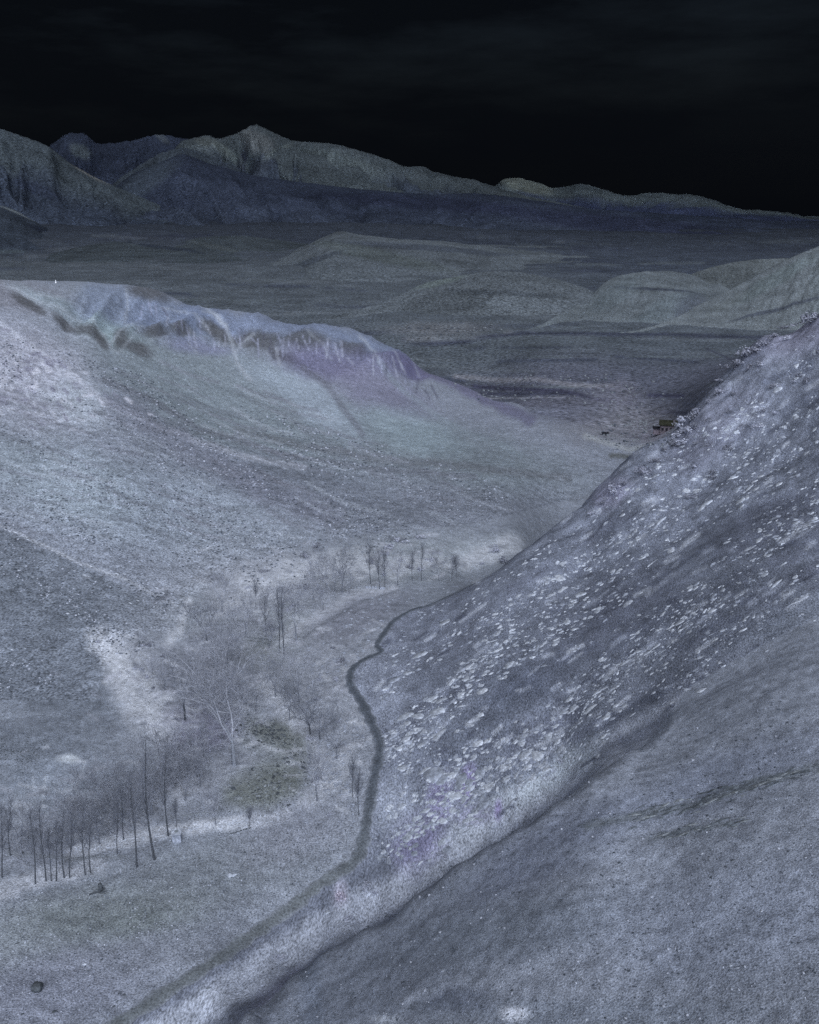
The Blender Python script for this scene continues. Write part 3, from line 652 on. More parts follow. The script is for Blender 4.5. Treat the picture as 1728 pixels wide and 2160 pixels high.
ridge('low_hill', 'low spreading hill on the plain in mid distance', [(640, 676, 770), (720, 662, 810), (800, 640, 870), (852, 618, 930), (900, 596, 955), (960, 584, 960), (1020, 574, 960), (1070, 572, 960), (1115, 577, 960), (1170, 588, 955), (1230, 606, 930), (1300, 640, 860), (1400, 690, 725)], 960, 790, (78, 85, 93), seed=83, shape=0.9, gul=0.17, gsc=60, matsc=0.05, basez=-40, extra=[(930, 595, 60, 8, -15, (84, 94, 96), 0.7), (1060, 620, 120, 6, 4, (58, 64, 72), 0.6)])
ridge('mound_hill', 'smooth grey mound with a scalloped right shoulder', [(1010, 705, 700), (1070, 700, 708), (1130, 690, 725), (1195, 655, 810), (1245, 625, 890), (1275, 597, 950), (1310, 581, 985), (1375, 572, 1010), (1440, 575, 1010), (1475, 587, 990), (1500, 600, 970), (1520, 600, 960), (1548, 613, 930), (1620, 640, 880), (1720, 685, 760)], 1020, 715, (90, 98, 106), seed=91, cv=0.4, shape=0.95, gul=0.07, gsc=80, matsc=0.08, basez=-40, extra=[(1400, 660, 90, 24, -30, (90, 101, 110), 0.5), (1380, 612, 100, 3, 4, (58, 64, 76), 0.8), (1470, 660, 40, 40, 0, (70, 76, 90), 0.5), (1300, 620, 60, 24, -30, (86, 96, 104), 0.5)])
ridge('brown_hill', 'flat topped dark hill behind the mound', [(1360, 650, 850), (1430, 592, 1060), (1500, 564, 1150), (1560, 551, 1180), (1620, 546, 1180), (1690, 545, 1180), (1800, 548, 1180), (2000, 600, 1080)], 1180, 880, (82, 89, 95), seed=97, gul=0.05, gsc=80, matsc=0.05, basez=-50)
ridge('right_hill', 'long grey hill slope descending from the right edge', [(1180, 712, 690), (1330, 699, 700), (1420, 672, 770), (1480, 640, 830), (1560, 600, 880), (1600, 578, 890), (1650, 552, 900), (1700, 530, 900), (1728, 519, 900), (1900, 440, 900), (2200, 330, 900)], 880, 690, (98, 106, 114), seed=103, cv=0.25, shape=1.05, gul=0.006, gsc=60, matsc=0.1, basez=-39, extra=[(1640, 590, 100, 16, -30, (98, 110, 116), 0.6), (1660, 650, 120, 4, -14, (64, 70, 84), 0.7), (1540, 640, 60, 10, -30, (98, 106, 112), 0.5)])
ridge('dark_foothill', 'low dark foothill in front of the navy flank at the left', [(60, 560, 1500), (160, 525, 2000), (260, 508, 2300), (360, 512, 2300), (430, 500, 2400), (520, 498, 2400), (600, 512, 2300), (680, 530, 2000), (760, 560, 1500)], 2400, 1400, (56, 63, 70), seed=111, gul=0.12, gsc=50, matsc=0.03, basez=-42, extra=[(330, 520, 100, 4, 8, (40, 46, 58), 0.7), (450, 520, 60, 5, 12, (72, 79, 84), 0.6)])
ridge('spur_ridge', 'grey spur running down right from the pointed peak', [(500, 420), (545, 345), (575, 322), (605, 312), (650, 322), (720, 340), (800, 362), (880, 384), (980, 410)], 6300, 5200, (54, 61, 67), seed=121, gul=0.2, gsc=50, jag=3)
ridge('shoulder_ridge', 'dark shoulder ridge left of the pointed peak', [(200, 430), (245, 384), (292, 350), (342, 322), (382, 312), (424, 320), (470, 341), (512, 360), (560, 420)], 6100, 5000, (47, 54, 63), seed=127, gul=0.2, gsc=44, jag=3)
# ------------------------------------------------------------------ materials of the things
def flat_mat(name, c, fine=6, amp=0.3, bump=0.3): return node_mat(name, fine, amp, fine * 0.2, 0.2, bump, 0.05, attr=False, colour=tuple(alb(c)))
M_pale = [flat_mat('pale_stone_%d' % k, c, 4) for k, c in enumerate([(136, 143, 157), (150, 157, 171), (120, 127, 142)])]
M_dark = flat_mat('dark_stone', (62, 67, 74), 5)
M_ledge = flat_mat('ledge_stone', (72, 78, 86), 5)
M_grey = flat_mat('grey_stone', (100, 106, 114), 5)
M_bark = flat_mat('bark', (62, 66, 74), 9)
M_bark3 = flat_mat('grey_bark', (92, 97, 108), 9)
M_bark2 = flat_mat('pale_bark', (106, 112, 124), 9)
M_twig = flat_mat('twigs', (98, 103, 115), 9)
M_twig2 = flat_mat('pale_twigs', (122, 127, 140), 9)
M_shrub = flat_mat('pale_shrub', (138, 143, 160), 6)
M_shrub2 = flat_mat('grey_shrub', (104, 108, 122), 6)
M_shrub3 = flat_mat('dull_shrub', (118, 122, 138), 6)
M_pink = flat_mat('pinkish_shrub', (162, 158, 176), 6)

# ------------------------------------------------------------------ stones
def hull(seed, flat=0.45, n=13, sm=False):
    r = random.Random(seed); bm = bmesh.new()
    for _ in range(n):
        v = Vector((r.gauss(0, 1), r.gauss(0, 1), r.gauss(0, 1))).normalized() * r.uniform(0.8, 1.1)
        bm.verts.new((v.x * 0.5, v.y * 0.5 * r.uniform(0.75, 1.0), v.z * 0.5 * flat))
    res = bmesh.ops.convex_hull(bm, input=bm.verts)
    bmesh.ops.delete(bm, geom=[g for g in res['geom_interior'] if isinstance(g, bmesh.types.BMVert)], context='VERTS')
    me = bpy.data.meshes.new('stone_%d' % seed)
    bm.normal_update(); bm.to_mesh(me); bm.free()
    if sm: me.polygons.foreach_set('use_smooth', [True] * len(me.polygons))
    return me
HULLS = [hull(k, 0.5, 20, True) for k in range(12)] ; SLABS = [hull(200 + k, 0.36, 12) for k in range(8)]; BOULD = [hull(50 + k, 0.85, 16) for k in range(6)]
_hm = {}
def hull_m(me, mat):
    key = (me.name, mat.name)
    if key not in _hm:
        c = me.copy(); c.materials.append(mat); _hm[key] = c
    return _hm[key]
def frame(px, py, ang, p=None):
    p = p or where(px, py)
    a = math.radians(ang)
    q = where(px + 10 * math.cos(a), py - 10 * math.sin(a))
    n_ = normal_at(p); d = (q - p)
    if d.length < 1e-4 or d.length > 12: d = Vector((1, 0.5, 0))
    d = (d - n_ * d.dot(n_)).normalized()
    m = Matrix((d, n_.cross(d), n_)).transposed().to_4x4()
    return p, m, n_
def stone(name, px, py, ln, asp, ang, mats, label, cat, group, pool=HULLS, sink=0.12, h=1.0, parent=None):
    p, m, n_ = frame(px, py, ang)
    l = metres(p, ln)
    o = bpy.data.objects.new(name, hull_m(random.choice(pool), random.choice(mats) if isinstance(mats, list) else mats))
    COL.objects.link(o)
    M4 = Matrix.Translation(p - n_ * l * sink * 0.4) @ m @ Matrix.Diagonal((l, l * asp, l * 0.75 * h, 1))
    if parent is not None:
        o.parent = parent; o.matrix_parent_inverse = parent.matrix_world.inverted() if False else Matrix.Identity(4)
        o.matrix_basis = Matrix.Translation(-parent.location) @ M4
    else:
        o.matrix_basis = M4
        tag(o, label, cat, group)
    return o
def stone_mass(name, items, mats, label, pool=HULLS):
    """items: (px, py, length, aspect, angle); one mesh of many stones"""
    vs, fs, n0 = [], [], 0
    for px, py, ln, asp, ang in items:
        me = random.choice(pool); p, m, n_ = frame(px, py, ang); l = metres(p, ln)
        M4 = Matrix.Translation(p - n_ * l * 0.05) @ m @ Matrix.Diagonal((l, l * asp, l * 0.75, 1))
        vs += [tuple(M4 @ v.co) for v in me.vertices]; fs += [tuple(i + n0 for i in f.vertices) for f in me.polygons]; n0 = len(vs)
    o = mesh_obj(name, vs, fs, mats)
    return tag(o, label, kind='stuff')

# the largest pale slabs on the hillside, each told apart
BIG = [(1485, 1066, 62, 0.42, 38, 'largest lens shaped pale slab on the upper rocky hillside'), (1600, 1140, 54, 0.5, 45, 'broad pale slab below the lens shaped one near the right edge'),
       (1636, 1232, 66, 0.34, 38, 'long narrow pale slab at the right above the stone scatter'), (1652, 1190, 40, 0.45, 36, 'medium pale slab just above the long narrow one'),
       (1302, 1206, 30, 0.7, -20, 'three cornered pale stone alone in the middle of the hillside'), (1716, 1046, 44, 0.5, 40, 'pale slab cut by the right edge of the picture'),
       (1392, 1100, 56, 0.25, 38, 'thin pale streak of rock left of the lens shaped slab'), (1565, 1330, 34, 0.55, 30, 'blocky pale stone low on the right hillside'),
       (896, 1625, 52, 0.36, 32, 'pale slab just right of the footpath bend'), (1438, 1414, 18, 0.8, 40, 'round pale stone at the lower edge of the scatter'), (1372, 1190, 46, 0.28, 36, 'faint pale slab right of the three cornered stone')]
for px, py, ln, asp, ang, lab in BIG:
    stone('stone_slab', px, py, ln, asp, ang, M_pale[:2], lab, 'rock', 'large pale slabs on the rocky hillside', h=0.5)
rs = random.Random(12)
items = []
hc = lambda x: float(along(HILL_CREST, x)); nc = lambda x: float(along(NEAR_CREST + [(1450, 1490, 0), (1728, 1330, 0)], x))
while len(items) < 3500:
    px, py = rs.uniform(800, 1740), rs.uniform(690, 1830)
    top = 1275 if px < 930 else hc(px)
    if py < top + 12 or py > nc(px) - 14: continue
    if px < float(along([(q[1], q[0]) for q in PATH], py)) + 14 and py > 1270: continue
    d = 0.28 + 1.3 * float(fbm(np.array((px + py) / 110.0), np.array((py + 0.55 * px) / 60.0), 3, 5))
    d += 0.35 * math.exp(-((px - 950) / 160) ** 2 - ((py - 1560) / 130) ** 2) + 0.3 * math.exp(-((py - 1330) / 120) ** 2)
    if py < top + 90 and px < 1300: d *= 0.35
    if py < 1000: d *= 0.7
    if py > nc(px) - 150 and px > 1300: d *= 0.35
    if rs.random() > d: continue
    ln = min(48, max(4.5, rs.lognormvariate(2.2, 0.6))) * (0.8 if py < 1000 else 1.0)
    if px < 1150 and py > 1350: ln *= 1.3
    items.append((px, py, ln, rs.uniform(0.5, 1.0), rs.gauss(33, 20)))
items.sort(key=lambda a: -a[2])
for px, py, ln, asp, ang in items[:300 - len(BIG)]:
    stone('stone', px, py, ln, asp, ang, M_pale, 'pale flat stone in the scatter on the right hillside', 'rock', 'pale stones strewn over the rocky hillside', h=0.6)
rest = items[300 - len(BIG):]
for k in range(3):
    stone_mass('small_stones', rest[k::3], M_pale[k], 'small pale stones between the larger ones on the rocky hillside')

def scatter(name, pts, mats, label, pool=BOULD):
    """pts: (px, py, size px, height factor); many small lumps in one mesh"""
    vs, fs, n0 = [], [], 0
    hv = [(np.array([v.co[:] for v in me.vertices]), [tuple(f.vertices) for f in me.polygons]) for me in pool]
    for px, py, sz, hf in pts:
        i, j = quick(px, py); p_ = Vector((XX[i, j] + rs.uniform(-.05, .05), YY[i, j] + rs.uniform(-.05, .05), 0)); p_.z = float(ground(p_.x, p_.y)); l = metres(p_, sz); a = rs.uniform(0, 6.28)
        V_, F_ = rs.choice(hv); c_, s_ = math.cos(a), math.sin(a)
        vs.append(np.stack([V_[:, 0] * c_ - V_[:, 1] * s_, V_[:, 0] * s_ + V_[:, 1] * c_, V_[:, 2] * hf + 0.1 * hf], 1) * l + np.array(p_)); fs += [tuple(q + n0 for q in f) for f in F_]; n0 += len(V_)
    o = mesh_obj(name, np.concatenate(vs), fs, mats); return tag(o, label, kind='stuff')
M_tuft = [flat_mat('tuft_%d' % k, c, 6) for k, c in enumerate([(64, 70, 80), (136, 142, 157), (84, 90, 102)])]
# stones of the near slope, the left hillside and the meadow
for k in range(58):
    px, py = rs.uniform(700, 1728), rs.uniform(1700, 2155)
    if py < nc(px) + 25: continue
    stone('pebble', px, py, rs.uniform(5, 14), rs.uniform(0.4, 0.8), rs.gauss(5, 20), M_pale, 'small pale stone lying on the dark near slope', 'rock', 'pale stones on the near slope', h=0.6)
stone('stone_slab', 1085, 2142, 50, 0.5, 2, M_pale[1], 'large pale slab at the bottom edge of the near slope', 'rock', None, h=0.35)
for px, py, ln, lab in [(1545, 1815, 11, 'small dark stone right of the ledge on the near slope'), (1262, 2012, 9, 'small dark stone in the middle of the near slope'), (1284, 1781, 9, 'small dark stone below the left end of the ledge'), (1552, 2007, 8, 'small dark stone low on the right of the near slope'), (1080, 2090, 13, 'dark stone above the large pale slab')]:
    stone('stone', px, py, ln, 0.7, 10, M_dark, lab, 'rock', 'dark stones on the near slope', BOULD)
n = 0
while n < 90:
    px, py = rs.uniform(0, 1000), rs.uniform(900, 1480)
    if py < 760 + 0.3 * px or py > along([(0, 1470), (240, 1340), (400, 1260), (750, 1130), (1000, 1090)], px): continue
    stone('rock', px, py, rs.uniform(6, 16), rs.uniform(0.3, 0.6), rs.gauss(-22, 12), M_pale, 'small pale stone on the left hillside', 'rock', 'pale stones on the left hillside', h=0.6); n += 1
for x0, y0, x1, y1, m_ in [(0, 1108, 175, 1192, 12), (175, 1190, 262, 1215, 7), (330, 1240, 395, 1292, 6)]:
    for k in range(m_):
        s_ = (k + rs.random()) / m_
        stone('rock', x0 + (x1 - x0) * s_, y0 + (y1 - y0) * s_ + rs.uniform(-4, 4), rs.uniform(8, 18), rs.uniform(0.25, 0.45), -25, M_pale[1], 'pale stone in the slanting row on the lower left hillside', 'rock', 'pale stones in a slanting row', h=0.6)
for px, py, ln, lab, mt in [(262, 2099, 8, 'dark pebble left of the lower footpath', M_dark), (113, 2134, 14, 'dark stone at the bottom left below the boulder', M_dark), (215, 2024, 8, 'dark pebble in the meadow above the boulder', M_dark), (48, 2139, 9, 'small dark stone at the bottom left edge', M_dark), (241, 2123, 8, 'dark pebble right of the bottom left stone', M_dark), (37, 1990, 9, 'dark pebble at the left edge of the meadow', M_dark), (178, 2034, 9, 'pale pebble in the meadow above the boulder', M_pale[1]), (516, 1798, 9, 'dark pebble in the upper meadow', M_dark), (440, 2085, 11, 'small grey stone near the lower footpath', M_grey), (380, 1884, 12, 'grey stone in the middle of the meadow', M_grey), (690, 1925, 18, 'pale stone beside the lower footpath', M_pale[0]), (490, 1845, 26, 'pale flat stone in the upper meadow', M_pale[0])]:
    stone('stone', px, py, ln, 0.7, 10, mt, lab, 'rock', None, BOULD)
rubble = []
while len(rubble) < 420:
    px, py = rs.gauss(190, 120), rs.gauss(1955, 20)
    py -= (px - 190) * 0.22
    if px < 0 or py < 1880 or py > 2010: continue
    rubble.append((px, py, rs.uniform(2.5, 6), 0.7, rs.uniform(-40, 40)))
stone_mass('meadow_gravel', rubble, M_grey, 'dark gravel strip across the lower left meadow', BOULD)
rubble = []
while len(rubble) < 520:
    px, py = rs.gauss(570, 45), rs.gauss(1655, 30)
    py -= (px - 570) * 0.2
    if px > 650 or py > 1722: continue
    rubble.append((px, py, rs.lognormvariate(1.45, 0.5), 0.7, rs.uniform(-40, 40)))
stone_mass('pale_rubble', rubble[:300], M_grey, 'grey stones mixed into the rubble heap', BOULD)
stone_mass('lower_rubble', rubble[300:], M_dark, 'dark rubble heap in the lower part of the grove', BOULD)
rubble = []
while len(rubble) < 300:
    a = rs.uniform(0, 1); px = 512 + 130 * a + rs.gauss(0, 12); py = 1532 + 75 * a * a + rs.gauss(0, 13)
    rubble.append((px, py, rs.lognormvariate(1.6, 0.45), 0.6, rs.uniform(-50, 10)))
stone_mass('upper_rubble', rubble, M_dark, 'dark broken rock around the hollow in the grove', BOULD)
rubble = []
while len(rubble) < 500:
    px, py = rs.uniform(0, 95), rs.gauss(1590, 18)
    rubble.append((px, py, rs.uniform(2.5, 6), 0.7, rs.uniform(-40, 20)))
stone_mass('slope_rubble', rubble[:160], M_dark, 'dark rubble patch at the left edge above the grove', BOULD)
bed = []
for k in range(500):
    s_ = rs.random(); px = 150 + 440 * s_; py = 1800 - 78 * s_ ** 0.8 + rs.gauss(0, 7)
    bed.append((px, py, rs.uniform(3, 8), 0.6, rs.uniform(-10, 40)))
stone_mass('stream_gravel', bed, M_pale[0], 'pale gravel along the dry stream bed in the grove')

# tufts and grit too small to count
def many(n_, f):
    out = []
    while len(out) < n_:
        q = f()
        if q: out.append(q)
    return out
def f_left(k):
    def f():
        px, py = rs.uniform(-20, 1150), rs.uniform(720, 1480)
        if py < 700 + 0.30 * px or py > 1500 - 0.42 * px: return None
        d = 0.35 + 1.5 * float(fbm(np.array((px + py * 0.9) / 300.0), np.array((py - px * 0.55) / 60.0), 3, 15))
        return (px, py, rs.uniform(3, 6.5), 0.7) if rs.random() < d else None
    return f
for k, n_ in ((0, 1500), (1, 1100), (2, 1200)):
    scatter('hillside_tufts', many(n_, f_left(k)), M_tuft[k], ['dark tufts speckling the left hillside', 'pale tufts speckling the left hillside', 'grey tufts speckling the left hillside'][k])
def f_near():
    px, py = rs.uniform(520, 1740), rs.uniform(1480, 2158)
    return (px, py, rs.choice([rs.uniform(3, 5), rs.uniform(3, 8)]), 0.5) if py > nc(px) + 10 else None
for k, n_ in ((0, 900), (1, 220), (2, 1000)):
    scatter('slope_tufts', many(n_, f_near), M_tuft[k], ['dark tufts on the near slope', 'pale grit on the near slope', 'grey tufts on the near slope'][k])
def f_mead():
    px, py = rs.uniform(-10, 800), rs.uniform(1720, 2158)
    return (px, py, rs.uniform(2.5, 5), 0.5) if py > 1900 - 0.25 * px and px < along([(q[1], q[0]) for q in PATH], py) - 30 else None
for k, n_ in ((0, 350), (1, 350), (2, 500)):
    scatter('meadow_tufts', many(n_, f_mead), M_tuft[k], ['dark tufts in the lower left meadow', 'pale grit in the lower left meadow', 'grey tufts in the lower left meadow'][k])
def f_path():
    px, py = rs.uniform(640, 960), rs.uniform(1260, 1840)
    e_ = along([(q[1], q[0]) for q in PATH], py) if py > 1275 else 900
    return (px, py, rs.uniform(5, 11), 0.45) if (18 < e_ - px < 150 or 14 < px - e_ < 70) and rs.random() < 0.3 + 0.8 * float(fbm(np.array(px / 50.0), np.array(py / 50.0), 2, 19)) else None
scatter('path_stones', many(420, f_path), M_pale[2], 'pale stones on both sides of the footpath', HULLS)
def f_farflat():
    px, py = rs.choice([(rs.uniform(960, 1300), rs.gauss(800, 6)), (rs.uniform(1000, 1330), rs.gauss(838, 10)), (rs.gauss(1320, 40), rs.gauss(840, 25)), (rs.uniform(1240, 1420), rs.gauss(935, 10)), (rs.gauss(1330, 60), rs.gauss(905, 14)), (rs.uniform(860, 1060), rs.gauss(698, 6))])
    return (px, py, rs.uniform(3, 8), 0.8) if py < 955 else None
scatter('plain_bushes', many(240, f_farflat), M_grey, 'pale bushes dotted over the flats around the hut')
scatter('plain_hedges', many(160, f_farflat), M_tuft[0], 'dark bushes dotted over the flats around the hut')

# boulder
def boulder(name, px, py, size, mat, label):
    p = where(px, py); l = metres(p, size); bm = bmesh.new()
    bmesh.ops.create_icosphere(bm, subdivisions=3, radius=0.5)
    for v in bm.verts:
        c = v.co.copy(); n_ = 0.09 * math.sin(5 * c.x + 1) * math.cos(6 * c.y) + 0.07 * math.sin(11 * c.z + 4 * c.x) + 0.03 * math.sin(23 * c.y + 17 * c.x)
        v.co = c * (1 + 1.4 * n_); v.co.z *= 0.85; v.co.x *= 1.05
        if v.co.x > 0.33: v.co.x = 0.33 + (v.co.x - 0.33) * 0.3
        if v.co.z > 0.33: v.co.z = 0.33 + (v.co.z - 0.33) * 0.4
    me = bpy.data.meshes.new(name); bm.to_mesh(me); bm.free(); me.materials.append(mat)
    o = bpy.data.objects.new(name, me); COL.objects.link(o); o.scale = (l, l, l); o.location = p + Vector((0, 0, l * 0.28))
    return tag(o, label, 'rock')
boulder('boulder', 80, 2088, 25, M_dark, 'large rounded dark boulder alone in the bottom left meadow')

# fractured ledge on the near slope: every slab a part
def ledge(label, path, n_, thick, mat, wid):
    root = bpy.data.objects.new('rock_ledge', None); COL.objects.link(root); root.location = where(*path[0])
    tag(root, label, 'rock')
    for k in range(n_):
        s_ = (k + rs.random()) / n_
        x = float(np.interp(s_, np.linspace(0, 1, len(path)), [a[0] for a in path])); y = float(np.interp(s_, np.linspace(0, 1, len(path)), [a[1] for a in path]))
        stone('slab', x, y + rs.gauss(0, thick), rs.uniform(*wid), rs.uniform(0.14, 0.3), rs.gauss(16, 6), mat[k % len(mat)], None, None, None, SLABS, h=rs.uniform(0.5, 0.9), sink=0.0, parent=root)
    return root
ledge('long dark broken rock ledge crossing the near slope at the right', [(1330, 1728), (1400, 1712), (1480, 1690), (1560, 1668), (1640, 1645), (1735, 1618)], 96, 9, [M_ledge, M_ledge, M_ledge, M_grey], (16, 46))
ledge('short dark broken rock ledge below the long one', [(1390, 1768), (1450, 1754), (1530, 1742), (1575, 1730)], 26, 7, [M_ledge, M_grey], (18, 44))
ledge('small dark rock patch left of the long ledge', [(1225, 1745), (1260, 1742), (1320, 1735)], 9, 4, [M_ledge], (12, 30))

# dry stone walls and terrace risers of the grove: every stone a part
def wall(label, path, n_, size, mat, rows=2):
    root = bpy.data.objects.new('dry_stone_wall', None); COL.objects.link(root); root.location = where(*path[0])
    tag(root, label, 'wall', 'old stone walls in the grove')
    for k in range(n_):
        s_ = (k + 0.5) / n_
        x = float(np.interp(s_, np.linspace(0, 1, len(path)), [a[0] for a in path])); y = float(np.interp(s_, np.linspace(0, 1, len(path)), [a[1] for a in path]))
        for r_ in range(rows):
            o = stone('stone', x + rs.uniform(-1, 1), y, size * rs.uniform(0.8, 1.2), 0.6, math.degrees(math.atan2(path[0][1] - path[-1][1], path[-1][0] - path[0][0])), mat, None, None, None, BOULD, parent=root)
            p_ = where(x, y); o.matrix_basis = Matrix.Translation((0, 0, metres(p_, size) * 0.42 * (r_ + 0.25))) @ o.matrix_basis
wall('dark low stone wall on the left of the rubble heap', [(385, 1722), (420, 1716), (475, 1709)], 14, 6, M_grey, 1)
wall('short dark stone wall above the rubble heap', [(482, 1630), (512, 1624), (552, 1622)], 12, 6, M_grey, 1)
wall('straight stone wall right of the hollow', [(585, 1603), (615, 1608), (648, 1617)], 12, 6, M_grey, 1)
for k, (x, y, w_) in enumerate([(548, 1383, 30), (545, 1391, 26), (552, 1398, 28), (548, 1347, 34), (556, 1357, 26)]):
    wall(['topmost of three close terrace edges behind the poplar pair', 'middle one of three close terrace edges behind the poplar pair', 'lowest of three close terrace edges behind the poplar pair', 'upper terrace edge in the far grove', 'second terrace edge in the far grove'][k], [(x - w_ / 2, y), (x + w_ / 2, y + 3)], 6, 5, M_grey)
wall('pale terrace wall under the far tree row', [(770, 1240), (800, 1241), (812, 1243)], 9, 6, M_pale[2])
wall('stone wall at the foot of the far trees', [(885, 1228), (920, 1227), (985, 1224)], 14, 5, M_grey, 1)
wall('dark stones along the meadow edge', [(485, 1760), (505, 1754), (530, 1746)], 8, 6, M_dark, 1)

# square pale block, white cairn, hut
def box(bm, x0, x1, y0, y1, z0, z1, bev=0.0):
    vs = [bm.verts.new(v) for v in [(x0, y0, z0), (x1, y0, z0), (x1, y1, z0), (x0, y1, z0), (x0, y0, z1), (x1, y0, z1), (x1, y1, z1), (x0, y1, z1)]]
    fs = [bm.faces.new([vs[i] for i in f]) for f in [(3, 2, 1, 0), (4, 5, 6, 7), (0, 1, 5, 4), (1, 2, 6, 5), (2, 3, 7, 6), (3, 0, 4, 7)]]
    if bev: bmesh.ops.bevel(bm, geom=list({e for f in fs for e in f.edges}), offset=bev, segments=2, affect='EDGES')
def part(name, boxes, mat, parent, bev=0.0):
    bm = bmesh.new()
    for b in boxes: box(bm, *b, bev=bev)
    me = bpy.data.meshes.new(name); bm.to_mesh(me); bm.free(); me.materials.append(mat)
    o = bpy.data.objects.new(name, me); COL.objects.link(o); o.parent = parent
    return o
def empty(name, p, rz=0, s=1.0):
    e = bpy.data.objects.new(name, None); COL.objects.link(e); e.location = p; e.rotation_euler = (0, 0, rz); e.scale = (s, s, s); return e
b = empty('water_tank', where(374, 1772), 0.15)
tag(b, 'small square pale masonry block beside the dry stream bed', 'tank')
part('wall', [(-0.42, 0.42, -0.4, 0.4, -0.2, 0.95)], M_pale[2], b, 0.03); part('lid', [(-0.5, 0.5, -0.48, 0.48, 0.953, 1.05)], M_pale[0], b, 0.02); part('hatch', [(-0.16, 0.16, -0.16, 0.16, 1.052, 1.1)], M_grey, b, 0.01)
p = where(118, 597); c = empty('cairn', p, 0, 0.5); tag(c, 'tiny white cairn standing on the left ridge crest', 'cairn')
M_white = flat_mat('white_stone', (215, 218, 225), 4)
for k in range(4):
    o = bpy.data.objects.new('stone', hull_m(BOULD[k], M_white)); COL.objects.link(o); o.parent = c; w_ = 1.15 - 0.2 * k; o.scale = (w_, w_, 0.85); o.location = (0.06 * (-1) ** k, 0, 0.2 + 0.55 * k); o.rotation_euler = (0, 0, k)
M_hw = flat_mat('hut_wall', (84, 80, 88), 2); M_hd = flat_mat('hut_dark', (30, 31, 38), 2); M_hr = flat_mat('hut_roof', (45, 47, 40), 2); M_hp = flat_mat('hut_annex', (96, 91, 101), 2)
h = empty('stone_hut', where(1409, 908), -0.25)
tag(h, 'small stone hut with a flat olive roof beside the shrubs', 'hut')
wl_ = part('wall', [(-2.8, 2.8, -1.8, 1.8, -1.2, 2.2)], M_hw, h, 0.05)
rf = part('roof', [(-3.2, 3.3, -2.3, 2.1, 2.203, 2.7)], M_hr, h, 0.06); part('parapet', [(-3.2, 3.3, 1.8, 2.1, 2.703, 3.3)], M_hr, rf); part('chimney', [(1.6, 2.1, 0.6, 1.1, 2.703, 3.6)], M_hw, rf)
d_ = part('door', [(0.6, 1.7, -1.86, -1.803, -1.0, 1.4)], M_hd, h); part('frame', [(0.45, 0.597, -1.9, -1.803, -1.0, 1.5), (1.703, 1.85, -1.9, -1.803, -1.0, 1.5), (0.45, 1.85, -1.9, -1.803, 1.503, 1.65)], M_hw, d_)
for x in (-1.9, -0.5):
    w_ = part('window', [(x - 0.4, x + 0.4, -1.85, -1.803, 0.3, 1.2)], M_hd, h); part('sill', [(x - 0.5, x + 0.5, -1.95, -1.803, 0.18, 0.297)], M_hw, w_)
an = part('annex', [(-5.0, -2.803, -1.4, 1.4, -1.4, 0.7)], M_hp, h, 0.05); part('annex_roof', [(-5.3, -2.803, -1.8, 1.6, 0.703, 0.95)], M_hd, an)
b = empty('stone_shelter', where(1277, 918), 0.1); tag(b, 'tiny dark stone shelter left of the hut on the pale bank', 'shelter')
part('wall', [(-1.1, 1.1, -0.6, 0.6, -0.3, 0.8)], M_grey, b, 0.05); part('roof', [(-1.35, 1.35, -0.85, 0.8, 0.803, 1.05)], M_hd, b, 0.04); part('doorway', [(-0.3, 0.3, -0.66, -0.603, -0.2, 0.65)], M_hd, b)

# ------------------------------------------------------------------ bare trees
def tube(vs, fs, pts, r0, r1, sides=5):
    n0 = len(vs); n_ = len(pts)
    for i, q in enumerate(pts):
        d = (pts[min(i + 1, n_ - 1)] - pts[max(i - 1, 0)]).normalized()
        a = d.orthogonal().normalized(); b_ = d.cross(a); r = r0 + (r1 - r0) * i / (n_ - 1)
        for k in range(sides):
            t_ = 2 * math.pi * k / sides; vs.append(tuple(q + a * (r * math.cos(t_)) + b_ * (r * math.sin(t_))))
    for i in range(n_ - 1):
        for k in range(sides):
            fs.append((n0 + i * sides + k, n0 + i * sides + (k + 1) % sides, n0 + (i + 1) * sides + (k + 1) % sides, n0 + (i + 1) * sides + k))
def limb(r, p, d, ln, bend, up, n_=4):
    pts = [p.copy()]; q = p.copy(); d = d.normalized()
    for k in range(n_):
        d = (d + Vector((r.gauss(0, bend), r.gauss(0, bend), r.gauss(0, bend) + up))).normalized(); q = q + d * (ln / n_); pts.append(q.copy())
    return pts, d
